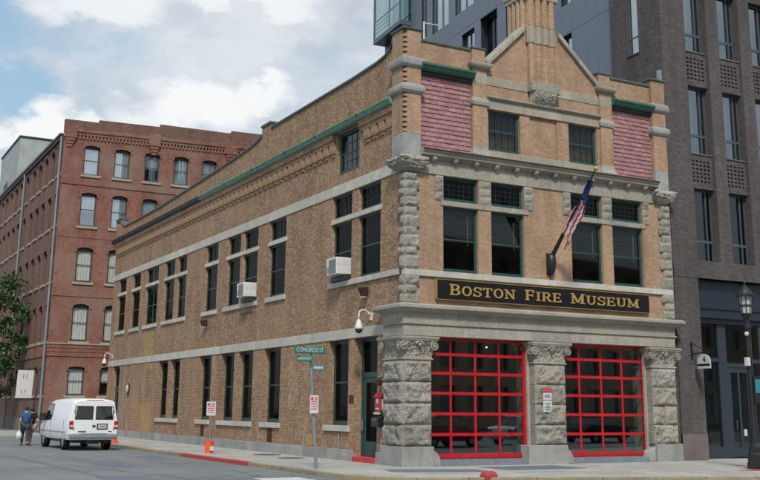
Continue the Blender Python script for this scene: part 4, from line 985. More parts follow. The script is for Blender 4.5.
# ------------------------------------------------------------------ museum sign with raised slab-serif letters
sg=thing('museum_sign','long black fascia sign with gold letters over the two red engine doors','sign',(1.07,-.10,4.935))
m=MB(); m.box(0,8.58,0,.09,0,.60); m.build('sign_board','sign_navy',sg)
for a in ((-.014,8.594,-.012,.1,-.014,0),(-.014,8.594,-.012,.1,.60,.614),(-.03,0,-.012,.1,0,.60),(8.58,8.594,-.012,.1,0,.60)):
    m=MB(); m.box(*a); m.build('sign_frame','gold',sg)
def letter(ch,x,z,h,kx=1.0):
    """slab-serif letter from strokes; returns advance"""
    s=h*.165; t=h*.11; wd={'B':.74,'O':.80,'S':.66,'T':.76,'N':.88,'F':.70,'I':.38,'R':.80,'E':.72,'M':1.02,'U':.84}[ch]*h
    m=MB(); y0,y1=-.02,.0
    cnt=[0]
    def bx(a,b,c,d): cnt[0]+=1; k=.0007*cnt[0]; m.box(x+a,x+b,y0-k,y1,z+c,z+d)
    def seg(p,q,wd_):
        cnt[0]+=1; k=.0007*cnt[0]; P=Vector((p[0],q[0]-q[0],p[1]));A=Vector((p[0],0,p[1]));B=Vector((q[0],0,q[1])); n=Vector((-(B-A).z,0,(B-A).x)).normalized()*wd_/2
        m.prism([(x+v.x,y0-k,z+v.z) for v in (A-n,B-n,B+n,A+n)],(0,-y0+k,0))
    def arc(cx,cz,rx,rz,a0,a1,wx,n=10):
        cnt[0]+=1; k=.0007*cnt[0]
        for i in range(n):
            aa,bb=R(a0+(a1-a0)*i/n),R(a0+(a1-a0)*(i+1)/n)
            po=lambda a,e:(x+cx+(rx-e)*math.cos(a),y0-k,z+cz+(rz-e*.72)*math.sin(a))
            m.prism([po(aa,0),po(bb,0),po(bb,wx),po(aa,wx)],(0,-y0+k,0))
    if ch in 'BFRE':
        bx(.08*h,.08*h+s,0,h); bx(0,.08*h+s+.06*h,0,t); bx(0,.08*h+s+.06*h,h-t,h)
    if ch=='B':
        bx(.2*h,.45*h,0,t); bx(.2*h,.45*h,h-t,h); bx(.2*h,.45*h,.5*h-t/2,.5*h+t/2)
        arc(.42*h,.745*h,.27*h,.255*h,-90,90,s); arc(.43*h,.27*h,.31*h,.27*h,-90,90,s)
    if ch=='R':
        bx(.2*h,.45*h,h-t,h); bx(.2*h,.45*h,.46*h-t/2,.46*h+t/2); arc(.42*h,.725*h,.29*h,.275*h,-90,90,s); seg((.42*h,.44*h),(.66*h,.04*h),s); bx(.58*h,.82*h,0,t)
    if ch in 'FE':
        bx(.2*h,wd-.04*h,h-t,h); bx(wd-.04*h-t,wd-.04*h,h*.74,h-t/2); bx(.2*h,.50*h,.5*h-t/2,.5*h+t/2); bx(.48*h,.48*h+t*.8,.38*h,.62*h)
    if ch=='E': bx(.2*h,wd,0,t); bx(wd-t,wd,t/2,.28*h)
    if ch=='O': arc(wd/2,h/2,wd/2,h*.52,0,360,s,22)
    if ch=='I': bx(wd/2-s/2,wd/2+s/2,0,h); bx(0,wd,0,t); bx(0,wd,h-t,h)
    if ch=='T': bx(wd/2-s/2,wd/2+s/2,0,h); bx(wd/2-.2*h,wd/2+.2*h,0,t); bx(0,wd,h-t,h); bx(0,t,h*.72,h-t/2); bx(wd-t,wd,h*.72,h-t/2)
    if ch=='S':
        arc(wd/2,.735*h,wd/2-.02*h,.28*h,20,270,s*.95,14); arc(wd/2,.265*h,wd/2,.285*h,-160,90,s*.95,14); bx(wd-t,wd,.68*h,h); bx(0,t,0,.32*h)
    if ch=='N':
        bx(.1*h,.1*h+t,0,h); bx(wd-.1*h-t,wd-.1*h,0,h); seg((.1*h,h-.02*h),(wd-.12*h,.03*h),s*1.1); bx(0,.32*h,0,t); bx(-.04*h,.24*h,h-t,h); bx(wd-.32*h,wd,h-t,h)
    if ch=='M':
        bx(.1*h,.1*h+t,0,h); bx(wd-.1*h-s,wd-.1*h,0,h); seg((.13*h,h),(wd/2,.12*h),s); seg((wd-.13*h,h),(wd/2,.12*h),t*1.1); bx(0,.32*h,0,t); bx(wd-.36*h,wd,0,t); bx(0,.22*h,h-t,h); bx(wd-.22*h,wd,h-t,h)
    if ch=='U':
        bx(.1*h,.1*h+s,.3*h,h); bx(wd-.1*h-t,wd-.1*h,.3*h,h); arc(wd/2,.32*h,wd/2-.1*h,.33*h,180,360,s*.9,12); bx(0,.34*h,h-t,h); bx(wd-.32*h,wd,h-t,h)
    m.v=[(x+(v[0]-x)*kx,v[1],v[2]) for v in m.v]; m.build('letter','gold',sg)
    return wd*kx
def word(txt,x0,x1):
    big,small=.335,.295; sizes=[big if i==0 else small for i in range(len(txt))]
    wid={'B':.74,'O':.80,'S':.66,'T':.76,'N':.88,'F':.70,'I':.38,'R':.80,'E':.72,'M':1.02,'U':.84}
    gap=.055; k=(x1-x0-gap*(len(txt)-1))/sum(wid[c]*q for c,q in zip(txt,sizes)); x=x0
    for c,q in zip(txt,sizes): x+=letter(c,x,.145,q,k)+gap
word('BOSTON',.45,2.92); word('FIRE',3.31,4.76); word('MUSEUM',5.16,8.11)
# ------------------------------------------------------------------ flagpole and flag
B0=Vector((5.46,0,6.38)); T0=Vector((5.50,-2.42,9.04)); ax=(T0-B0).normalized()
fp=thing('flagpole','slanting black flagpole with a gold ball, fixed to the front wall beside the upper windows','flagpole',tuple(B0))
m=MB(); m.tube(ax*.15,ax*(T0-B0).length,.035,.022,10); m.build('pole','black_iron',fp)
m=MB(); m.tube(ax*.30,ax*1.55,.075,.055,12); m.build('pole_socket','black_iron',fp)
m=MB(); m.lathe(0,0,[(.03,-.42),(.09,-.38),(.14,-.2),(.16,.0),(.15,.18),(.10,.24),(.02,.26)],14); o=m.build('mount','black_iron',fp,smooth=True); o.location=(0,-.13,.02)
m=MB(); m.box(-.11,.11,-.06,.0,-.42,.3); m.tube((0,-.06,-.45),(0,-.06,-.6),.015); m.tube((-.07,-.06,-.6),(.07,-.06,-.6),.015); m.build('wall_plate','black_iron',fp)
m=MB(); m.sphere(T0-B0+ax*.06,.075,12,8); m.build('ball','gold',fp,smooth=True)
# flag: furled round the pole and hanging in folds
fl=thing('furled_flag','striped red and white flag with a starred blue corner wound around the slanting pole','flag',tuple(B0+ax*1.55))
L=(T0-B0).length-1.75; side=ax.cross(Vector((0,0,1))).normalized(); up=side.cross(ax).normalized()
def cloth(name,s0,s1,mats,rows,fn):
    m=MB(); n=24; 
    vs=[]; 
    for i in range(n+1):
        s=s0+(s1-s0)*i/n
        for j in range(rows+1): vs.append(fn(s,j/rows))
    for i in range(n):
        for j in range(rows): m.add([vs[i*(rows+1)+j],vs[(i+1)*(rows+1)+j],vs[(i+1)*(rows+1)+j+1],vs[i*(rows+1)+j+1]],[(0,1,2,3)],mi=mats(i/n,j/rows))
    return m
def fold(s,t):
    # s along pole from the lower end of the cloth, t round and down from the pole
    drop=.17+.40*max(0,1-s*.72)**1.1
    a=t*math.pi*2.4
    p=ax*(L*s)+side*(.115*math.cos(a*1.0+s*4)*(1-.3*s))+up*(.05*math.sin(a+s*4))
    p+=Vector((-.05*t,-.10*t*(1-s),-drop*t*1.15+ .05*math.sin(s*9)))
    return p
m=cloth('stripes',-.12,.62,lambda i,j:int((j*13+i*3.0))%2,26,fold); m.build('flag_stripes',['flag_red','flag_white'],fl,smooth=True,recalc=False)
m=cloth('canton',.50,1.0,lambda i,j:0,20,lambda s,t: fold(s,t)*1.0+side*.012+up*.02); cn=m.build('flag_canton','flag_blue',fl,smooth=True,recalc=False)
st=MB()
for i in range(26):
    s=random.uniform(.52,.97); t=random.uniform(.05,.95); c=fold(s,t)+side*.012+up*.02+Vector((-.02,-.02,0)); 
    pts=[]
    for k in range(10):
        rr=.028 if k%2==0 else .011; a=k*math.pi/5; pts.append(c+ax*rr*math.cos(a)+Vector((.46,.0,-.1)).normalized()*rr*math.sin(a)+Vector((-.004,-.008,0)))
    st.quad(*pts)
s_=st.build('star','flag_white',cn,recalc=False); s_['kind']='stuff'
# ------------------------------------------------------------------ things on the museum walls
def ac(y,label):
    t=thing('air_conditioner',label,'air conditioner',(-.02,y,6.0),group='window air conditioners')
    m=MB(); m.box(-.42,.25,-.40,.40,.02,.60); m.build('casing','white_paint',t,bevel=.02)
    m=MB(); m.box(-.426,-.42,-.34,.2,.07,.55); gr=m.build('grille','grey_plastic',t)
    for k in range(9): m=MB(); m.box(-.436,-.427,-.33,.19,.09+k*.05,.105+k*.05); m.build('louvre','grey_plastic',gr)
    m=MB(); m.box(-.426,-.42,.22,.36,.1,.3); m.build('control_plate','grey_plastic',t)
    m=MB(); m.box(-.38,.1,-.404,-.401,.35,.5); m.build('side_vent','off_white',t)
    m=MB(); m.box(-.15,.2,-.6,.6,-.15,.018); m.build('sill_board','dark_metal',t)
ac(4.25,'white window air conditioner in the tall side window nearest the street corner')
ac(12.75,'white window air conditioner in the tall side window farther along the wall')
def wall_light(y,z,lab):
    t=thing('wall_light',lab,'wall light',(0,y,z),group='small lights on the side wall')
    m=MB(); m.box(-.04,0,-.07,.07,-.05,.16); m.build('bracket','plate_bronze',t)
    m=MB(); m.prism([(-.30,-.13,.14),(-.04,-.13,.17),(-.04,-.13,-.14),(-.18,-.13,-.14)],(0,.26,0)); m.build('hood','plate_bronze',t,bevel=.015)
    m=MB(); m.box(-.20,-.05,-.10,.10,-.18,-.141); m.build('lens','lamp_glass',t)
wall_light(2.45,5.30,'bronze wall light below the upper window nearest the corner pier')
wall_light(17.95,5.30,'bronze wall light between the two storeys in the middle of the side wall')
t=thing('bulkhead_lamp','pale oval bulkhead lamp low on the side wall beyond the parking sign','wall light',(0,30.3,2.55))
m=MB(); m.box(-.06,0,-.17,.17,-.32,.30); m.build('backplate','dark_metal',t,bevel=.02); m=MB(); m.sphere((-.08,0,.02),(.09,.12,.22),10,8); m.build('lens','lamp_glass',t,smooth=True)
def dome(y,z,lab):
    t=thing('security_camera',lab,'camera',(0,y,z),group='white dome cameras')
    m=MB(); m.box(-.03,0,-.10,.10,-.12,.12); m.build('wall_plate','white_paint',t,bevel=.01)
    pts=[Vector((-.03,0,.02))]+[Vector((-.28-.17*math.sin(a)+.0,0,.08+.12*math.cos(a)-.0)) for a in (-.9,-.3,.3,.9,1.5)]+[Vector((-.45,0,-.12))]
    m=MB(); m.path(pts,.025); m.build('arm','white_paint',t,smooth=True)
    m=MB(); m.lathe(-.45,0,[(.03,-.10),(.06,-.14),(.09,-.22),(.135,-.36),(.14,-.42)],14); m.build('housing','white_paint',t,smooth=True)
    m=MB(); m.lathe(-.45,0,[(.118,-.425),(.11,-.48),(.07,-.53),(.01,-.55)],14); m.build('lens_dome','black_plastic',t,smooth=True)
dome(2.15,4.50,'white dome camera on a bent arm above the side door')
dome(34.3,4.45,'white dome camera on the far end of the side wall')
t=thing('fire_alarm_box','red fire alarm call box with white lettering beside the side door','alarm box',(-.02,1.36,1.82))
m=MB(); m.prism([(-.16,-.2,-.27),(-.16,-.2,.16),(-.0,-.2,.16),(-.0,-.2,-.27)],(0,.4,0)); m.build('box_body','engine_red',t,bevel=.015)
m=MB(); m.prism([(-.20,-.24,.161),(-.20,.24,.161),(-.20,0,.30)],(.2,0,0)); m.build('gable_top','engine_red',t)
m=MB(); m.box(-.17,-.161,-.05,.05,-.02,.12); m.box(-.17,-.161,-.10,.10,-.2,-.16); m.build('white_plate','plate_white',t)
m=MB(); m.box(-.12,-.04,-.205,-.2,-.2,.1); m.build('side_plate','plate_white',t)
t=thing('black_letter_box','black metal letter box under the red alarm box','letter box',(-.02,1.36,1.27))
m=MB(); m.prism([(-.26,-.22,-.17),(-.26,-.22,.10),(0,-.22,.2),(0,-.22,-.17)],(0,.44,0)); m.build('box_body','black_iron',t,bevel=.015); m=MB(); m.box(-.27,-.262,-.16,.16,.0,.06); m.build('letter_flap','frame_blue',t)
m=MB(); m.box(-.24,-.03,-.1,.1,.2,.26); m.build('paper_tray','plate_white',t)
t=thing('sconce','dark bracket lamp just above the red alarm box','wall light',(-.02,1.3,2.42))
m=MB(); m.lathe(-.16,0,[(.02,-.1),(.1,-.08),(.11,.06),(.03,.12)],10); m.build('lamp_shade','plate_bronze',t); m=MB(); m.tube((-.16,0,.1),(0,0,.16),.02); m.build('arm','plate_bronze',t)
t=thing('pier_notice','white notice board with a red heading on the middle granite pier','notice',(5.07,-.245,2.0))
m=MB(); m.box(-.17,.17,0,.012,-.42,-.06); m.box(-.17,.17,0,.012,-.04,.18); m.build('notice_plate','plate_white',t)
m=MB(); m.box(-.19,.19,.0,.012,.2,.32); m.build('heading_plate','red_ink',t)
m=MB()
for z,a in ((.10,.09),(.05,.11),(-.16,.12),(-.23,.08),(-.29,.13),(-.35,.1)): m.box(-a,a,-.002,0,z-.014,z+.014)
q=m.build('printed_lines','dark_ink',t); q['kind']='stuff'
# hanging shop sign on the brown building
t=thing('hanging_shop_sign','small round-topped white sign hanging from an iron bracket on the brown brick pier','sign',(11.75,.12,3.62))
m=MB(); m.box(-.04,.03,-.03,0,-.15,.42); m.tube((0,-.02,.0),(.0,-1.0,.05),.018); m.tube((0,-.02,.36),(0,-.75,.04),.014)
m.build('bracket','black_iron',t)
pts=[(0,-.85,-.52),(0,-.25,-.52),(0,-.25,-.28)]+[(0,-.55+.30*math.cos(a),-.28+.26*math.sin(a)) for a in [i*math.pi/10 for i in range(1,10)]]+[(0,-.85,-.28)]
sp=MB(); sp.prism([(x-.02,y,z) for x,y,z in pts],(.04,0,0)); sp.build('sign_plate','plate_white',t)
m=MB(); m.box(-.026,-.021,-.84,-.26,-.43,-.36); m.build('blue_band','sign_navy',t)
me=text_mesh('4',.30); me.materials.append(M_('sign_navy')); o=link('numeral',me,t,loc=(-.024,-.58,-.22)); o.rotation_euler=(R(90),0,R(-90))
for k in (-.35,-.75): 
    m=MB(); m.tube((0,k,.03),(0,k,-.1),.008); m.build('hanger','black_iron',t)
# ------------------------------------------------------------------ street sign post
ps=thing('street_sign_post','galvanised post with green street name blades at the pavement corner','street sign',(-2.95,-.23,0))
m=MB(); m.tube((0,0,0),(-.24,-.0,3.05),.045,.04,10); m.build('post','galvanised',ps)
def blade(parent,c,rz,w_,h,mat,txt,size,sub=None,nm='name_blade'):
    m=MB(); m.box(-w_/2,w_/2,-.012,.012,-h/2,h/2); o=m.build(nm,mat,parent,bevel=.01); o.location=c; o.rotation_euler=(0,0,rz)
    if txt:
        me=text_mesh(txt,size); me.materials.append(M_('plate_white')); k=link('lettering',me,o,loc=(0,-.0145,0)); k.rotation_euler=(R(90),0,0)
        xs=[v.co.x for v in me.vertices]; wd=max(xs)-min(xs); k.scale=(min(1.2,w_*.88/wd),1.12,1)
    return o
blade(ps,(-.30,-.07,3.23),R(-2),.94,.19,'sign_green','CONGRESS ST',.15)
blade(ps,(-.46,-.06,2.99),R(-32),.44,.17,'sign_green','FARNSWORTH',.10)
o=blade(ps,(-.03,-.06,2.75),R(-14),.36,.12,'sign_teal',None,0)
m=MB()
for a,b in ((-.13,-.09),(-.07,-.01),(.01,.05),(.07,.12)): m.box(a,b,-.0145,-.0125,-.025,.03)
m.build('pale_marks','off_white',o)
m=MB(); m.box(-.34,-.12,-.03,.03,3.33,3.37); m.tube((-.24,0,3.0),(-.25,0,3.34),.035,n=8); m.build('cap_bracket','galvanised',ps)
def parking(parent,c,rz,w_,h):
    m=MB(); m.box(-w_/2,w_/2,-.008,.004,-h/2,h/2); o=m.build('parking_plate','plate_white',parent,bevel=.012); o.location=c; o.rotation_euler=(0,0,rz)
    m=MB(); z=h/2-.05
    m.box(-w_*.40,-w_*.08,-.0105,-.0085,z-.09,z); m.box(w_*.05,w_*.4,-.0105,-.0085,z-.04,z); m.box(w_*.05,w_*.35,-.0105,-.0085,z-.09,z-.06)
    for k in range(4): m.box(-w_*(.4-.05*(k%2)),w_*(.4-.07*((k+1)%2)),-.0105,-.0085,-h*.28+k*.065,-h*.28+k*.065+.03)
    m.build('red_print','red_ink',o)
    return o
parking(ps,(-.14,-.09,1.74),R(-25),.24,.5)
# portable no-parking sign standing in an orange bucket
bs=thing('bucket_sign','temporary white parking sign on a thin post standing in an orange bucket','sign',(-2.45,10.0,0))
m=MB(); m.lathe(0,0,[(.13,.0),(.165,.40),(.175,.40),(.175,.43),(.15,.43),(.145,.36)],18); b=m.build('bucket','orange',bs); b['label']='orange plastic bucket'
m=MB(); m.box(-.02,.10,-.178,-.15,.1,.25); m.build('bucket_sticker','off_white',bs)
m=MB(); m.tube((0,0,.05),(0.02,0,1.82),.016,n=8); m.build('post','galvanised',bs)
parking(bs,(.01,-.03,1.58),R(-28),.34,.5)
ob=thing('orange_barrel','orange traffic barrel half hidden beside the rear of the white van','traffic barrel',(-2.95,21.6,0))
m=MB(); m.lathe(0,0,[(.24,0),(.24,.06),(.19,.07),(.17,.55),(.13,.6)],16); m.build('barrel_body','orange',ob); m=MB(); m.lathe(0,0,[(.192,.25),(.186,.36)],16); m.build('reflective_band','off_white',ob)
# red painted kerb marker at the corner
t=MB(); t.ring(-.62,-.26,-5.1,-4.85,[(-.0,-.12),(.01,.06),(-.02,.12),(-.08,.15)]); o=t.build('kerb_marker','kerb_red',bevel=.02,seg=2); o['label']='low red painted stone on the kerb in front of the left engine door'; o['category']='kerb marker'
# ------------------------------------------------------------------ street lamp
lp=thing('street_lamp','black cast iron lamp post with a glazed lantern in front of the brown building','street lamp',(9.43,-4.55,0))
m=MB(); m.lathe(0,0,[(.27,0),(.27,.16),(.24,.18),(.235,.42),(.20,.46),(.19,.62),(.15,.66),(.12,.75)],8); m.build('base','black_iron',lp)
m=MB(); m.lathe(0,0,[(.12,.75),(.11,1.2),(.095,2.6),(.08,4.1),(.11,4.12),(.11,4.2),(.06,4.25),(.06,4.4)],12); m.build('shaft','black_iron',lp)
m=MB(); m.lathe(0,0,[(.05,4.4),(.10,4.44),(.15,4.5),(.17,4.56),(.14,4.58)],12); m.build('lantern_base','black_iron',lp)
m=MB(); m.lathe(0,0,[(.145,4.585),(.19,5.10)],8); m.build('lantern_glass','lamp_glass',lp)
for k in range(8):
    a=2*math.pi*k/8; m=MB(); m.tube((.15*math.cos(a),.15*math.sin(a),4.58),(.198*math.cos(a),.198*math.sin(a),5.11),.014,n=5); m.build('lantern_rib','black_iron',lp)
m=MB(); m.lathe(0,0,[(.20,4.80),(.20,4.84)],8); m.lathe(0,0,[(.30,5.10),(.30,5.14),(.24,5.19),(.17,5.30),(.15,5.32),(.08,5.40),(.03,5.44),(.03,5.52),(.0,5.6)],12); m.build('lantern_roof','black_iron',lp)
m=MB(); m.sphere((-.16,-.1,3.95),.07,10,6); m.tube((-.16,-.1,3.95),(0,0,4.0),.02); m.build('camera','plate_white',lp)
m=MB(); m.box(-.22,-.1,-.12,.0,3.0,3.25); m.build('control_box','off_white',lp)
m=MB(); m.box(-.05,.45,-.16,-.13,1.9,2.7); m.build('banner_plate','black_iron',lp)
m=MB(); m.box(-.01,.41,-.166,-.161,2.2,2.6); m.build('plate_print','sign_teal',lp)
struct(MB().prism([(7.9,-5.2,0),(9.0,-4.75,0),(12,-5.4,0),(12,-6.1,0)],(0,0,.006)).build('brick_strip','brick_red_pave'))
# ------------------------------------------------------------------ number sign by the red building
ns=thing('number_sign','large white hanging sign reading 11 on the side of the red brick warehouse','sign',(-3.62,40.95,2.92))
m=MB(); m.prism([(-.50,0,-.85),(.46,0,-.85),(.52,0,.84),(-.46,0,.84)],(0,.05,0)); m.build('sign_board','off_white',ns)
me=text_mesh('11',.42); me.materials.append(M_('dark_ink')); o=link('numeral',me,ns,loc=(.0,-.006,.45)); o.rotation_euler=(R(90),0,0)
m=MB(); m.box(-.2,-.14,-.004,0,-.55,-.36); m.box(-.14,-.06,-.004,0,-.55,-.5); m.box(.02,.06,-.004,0,-.55,-.36); m.box(.061,.13,-.004,0,-.42,-.36); m.box(-.3,.3,-.004,0,-.7,-.68); m.build('small_print','grey_plastic',ns)
m=MB(); m.tube((-.5,.02,.9),(.95,.02,.9),.03); m.tube((-.5,.02,-.9),(.95,.02,-.9),.03); m.build('bracket','black_iron',ns)
# ------------------------------------------------------------------ vehicles
def loft(secs,mat,name,parent,smooth=True):
    m=MB(); n=len(secs[0]); vs=[p for s in secs for p in s]
    fs=[(k*n+i,k*n+(i+1)%n,(k+1)*n+(i+1)%n,(k+1)*n+i) for k in range(len(secs)-1) for i in range(n)]
    fs+=[tuple(range(n)),tuple(range((len(secs)-1)*n,len(secs)*n))[::-1]]
    m.add(vs,fs); return m.build(name,mat,parent,smooth=smooth)
def boolean_cut(o,cuts):
    for c in cuts:
        b=o.modifiers.new('cut','BOOLEAN'); b.operation='DIFFERENCE'; b.object=c; b.solver='EXACT'
    dg=bpy.context.evaluated_depsgraph_get(); dg.update()
    me=bpy.data.meshes.new_from_object(o.evaluated_get(dg)); o.modifiers.clear(); o.data=me
    for c in cuts: bpy.data.objects.remove(c)
def wheel(parent,x,y,rad,wd,side):
    m=MB(); prof=[(rad*.62,-wd/2),(rad*.95,-wd/2),(rad,-wd/2+.03),(rad,wd/2-.03),(rad*.95,wd/2),(rad*.62,wd/2)]
    n=22
    for k in range(len(prof)-1):
        for i in range(n):
            p=[]
            for (r_,o_),a in (((prof[k]),i),((prof[k]),i+1),((prof[k+1]),i+1),((prof[k+1]),i)):
                t=2*math.pi*a/n; p.append((x+o_,y+r_*math.cos(t),rad+r_*math.sin(t)))
            m.quad(*p)
    wo=m.build('wheel','rubber',parent)
    m=MB(); m.tube((x-wd*.42,y,rad),(x+wd*.42,y,rad),rad*.62,n=20); m.tube((x-wd*.47,y,rad),(x+wd*.47,y,rad),rad*.22,n=12); m.build('rim','bumper_grey',wo)
    return wo
van=thing('white_van','white cargo van parked at the kerb with its rear doors toward the viewer','van',(-5.13,16.3,-.12),R(1.5))
def vsec(y,zt,wt,wb,zbelt,zb=.42,crown=.07):
    """closed section: bottom, side bulge, tumblehome, crowned roof"""
    h=[(wb*.94,zb),(wb*.99,zb+.12),(wb,zb+.4),(wb*.985,zbelt),(wt*1.035,zt-.22),(wt,zt-.08),(wt*.86,zt-.01),(wt*.45,zt+crown*.7)]
    return [(-x,y,z) for x,z in h]+[(x,y,z) for x,z in h[::-1]]
secs=[vsec(.04,1.93,.80,.955,1.18,crown=.04),vsec(.10,1.98,.825,.985,1.18),vsec(.4,2.0,.845,1.0,1.18),vsec(2.0,2.02,.855,1.0,1.18),vsec(3.6,2.0,.85,1.0,1.18),vsec(3.95,1.96,.83,1.0,1.17),vsec(4.35,1.66,.80,.99,1.15,crown=.05),vsec(4.72,1.28,.84,.98,1.05,crown=.04),vsec(5.2,1.16,.84,.96,.95,crown=.03),vsec(5.42,1.02,.80,.92,.88,zb=.48,crown=.02)]
vb=loft(secs,'van_white','body',van)
cuts=[]
for y in (1.12,4.55):
    c=MB(); c.tube((-1.3,y,.36),(1.3,y,.36),.46,n=24); cuts.append(c.build('arch_cut','rubber'))
boolean_cut(vb,cuts)
for p in vb.data.polygons: p.use_smooth=len(p.vertices)<=5
em=vb.modifiers.new('edge','EDGE_SPLIT'); em.split_angle=R(38)
m=MB(); m.box(-.78,.78,.3,5.2,.30,.60); m.build('chassis','black_plastic',van)
for y in (1.12,4.55):
    for s in (-1,1): wheel(van,s*.84,y,.365,.24,s)
# rear doors, windows, lights
for s in (-1,1):
    x0,x1=(.012,.83) if s>0 else (-.83,-.012)
    d=MB(); d.add([(x0,.03,.66),(x1,.03,.66),(x1,.03,1.2),(x1-.09*s if s>0 else x1,.045,1.86),(x0 if s>0 else x0+.09,.045,1.86),(x0,.03,1.2),(x0,.09,.66),(x1,.09,.66),(x1,.09,1.2),(x1-.09 if s>0 else x1,.1,1.86),(x0 if s>0 else x0+.09,.1,1.86),(x0,.09,1.2)],[(0,1,2,3,4,5),(0,6,7,1),(1,7,8,2),(2,8,9,3),(3,9,10,4),(4,10,11,5),(5,11,6,0)])
    do=d.build('rear_door','van_white',van,bevel=.008)
    g=MB(); a,b=(.08,.75) if s>0 else (-.75,-.08)
    g.prism([(a,.022,1.25),(b,.022,1.25),(b-(.05 if s>0 else 0),.036,1.72),(a+(0 if s>0 else .05),.036,1.72)],(0,.012,0)); g.build('rear_window','car_glass',do)
    f_=MB()
    for q in ((a-.03,b+.03,1.215,1.25),(a-.02,b+.02,1.72,1.755)): f_.box(q[0],q[1],.022 if q[2]<1.5 else .034,.05,q[2],q[3])
    f_.box(a-.03,a,.024,.05,1.25,1.72); f_.box(b,b+.03,.024,.05,1.25,1.72); f_.build('window_seal','black_plastic',do)
    lb=MB(); lb.box(a-.0,b,.055,.06,1.2,1.76); lb.build('window_shade','inner_dark',do)
    h=MB(); h.box(s*.80-.02,s*.80+.02,.01,.04,.8,.9); h.box(s*.80-.02,s*.80+.02,.01,.04,1.5,1.58); h.build('hinge','bumper_grey',do)
    t=MB(); x=s*.90; t.box(x-.075,x+.075,.0,.12,.86,1.16); t.build('tail_light','tail_red',van,bevel=.015)
    t=MB(); t.box(x-.06,x+.06,-.006,.0,.93,1.0); t.build('reversing_light','off_white',van)
m=MB(); m.box(.12,.56,.012,.028,.83,1.06); pl=m.build('plate_holder','black_plastic',van); m=MB(); m.box(.17,.51,.004,.011,.87,1.02); m.build('number_plate','plate_white',pl); m=MB(); m.box(.22,.46,.001,.0035,.93,.97); m.build('plate_print','dark_ink',pl)
m=MB(); m.box(-.06,.06,.0,.03,.93,1.0); m.build('door_handle','black_plastic',van); m=MB(); m.box(-.62,-.3,.02,.029,.72,.77); m.build('badge','dark_ink',van); m=MB(); m.box(.60,.74,.02,.029,.73,.77); m.build('badge','dark_ink',van)
m=MB(); m.box(-.98,.98,-.11,.10,.50,.66); m.build('rear_bumper','bumper_grey',van,bevel=.03,seg=2); m=MB(); m.box(-.5,.5,-.115,.05,.655,.668); m.build('step_pad','black_plastic',van)
m=MB(); m.box(-.25,.25,.05,.35,.25,.42); m.tube((.5,.2,.33),(.5,-.06,.33),.035); m.build('exhaust','black_plastic',van)
m=MB(); m.box(-.35,.35,.05,.11,1.955,2.0); m.build('roof_light','tail_red',van,bevel=.01)
for s in (-1,1):
    g=MB(); g.add([(s*1.002,3.2,1.22),(s*1.002,4.28,1.18),(s*.90,4.05,1.78),(s*.895,3.2,1.80)],[(0,1,2,3)]); sw=g.build('side_window','car_glass',van,recalc=False)
    g=MB(); g.add([(s*.996,3.16,1.18),(s*.998,4.36,1.14),(s*.885,4.06,1.83),(s*.88,3.16,1.85)],[(0,1,2,3)]); g.build('door_surround','black_plastic',van,recalc=False)
    m=MB(); m.box(s*1.0,s*1.28,4.05,4.2,1.15,1.45); m.build('door_mirror','black_plastic',van,bevel=.03)
    m=MB(); 
    for yy in (.95,3.12): m.box(s*1.0-.004,s*1.0+.004,yy,yy+.014,.5,1.18)
    m.build('door_seam','frame_blue',van)
    m=MB(); m.box(s*1.0-.008,s*1.0+.006,.5,5.0,.70,.735); m.build('rub_strip','bumper_grey',van)
    m=MB(); m.box(s*1.0-.012,s*1.0+.012,.3,.66,.62,.68); m.build('side_reflector','white_paint',van)
    m=MB(); m.box(s*.72-.14,s*.72+.14,5.36,5.45,.76,.94); m.build('headlight','lamp_glass',van,bevel=.02)
g=MB(); g.add([(-.80,4.35,1.64),(.80,4.35,1.64),(.78,4.0,1.93),(-.78,4.0,1.93)],[(0,1,2,3)]); g.v=[(x,y+.03,z+.02) for x,y,z in g.v]; g.build('windscreen','car_glass',van,recalc=False)
m=MB(); m.box(-.9,.9,5.35,5.55,.45,.62); m.build('front_bumper','bumper_grey',van,bevel=.03); m=MB(); m.box(-.5,.5,5.40,5.46,.68,.95); m.build('grille','black_plastic',van)
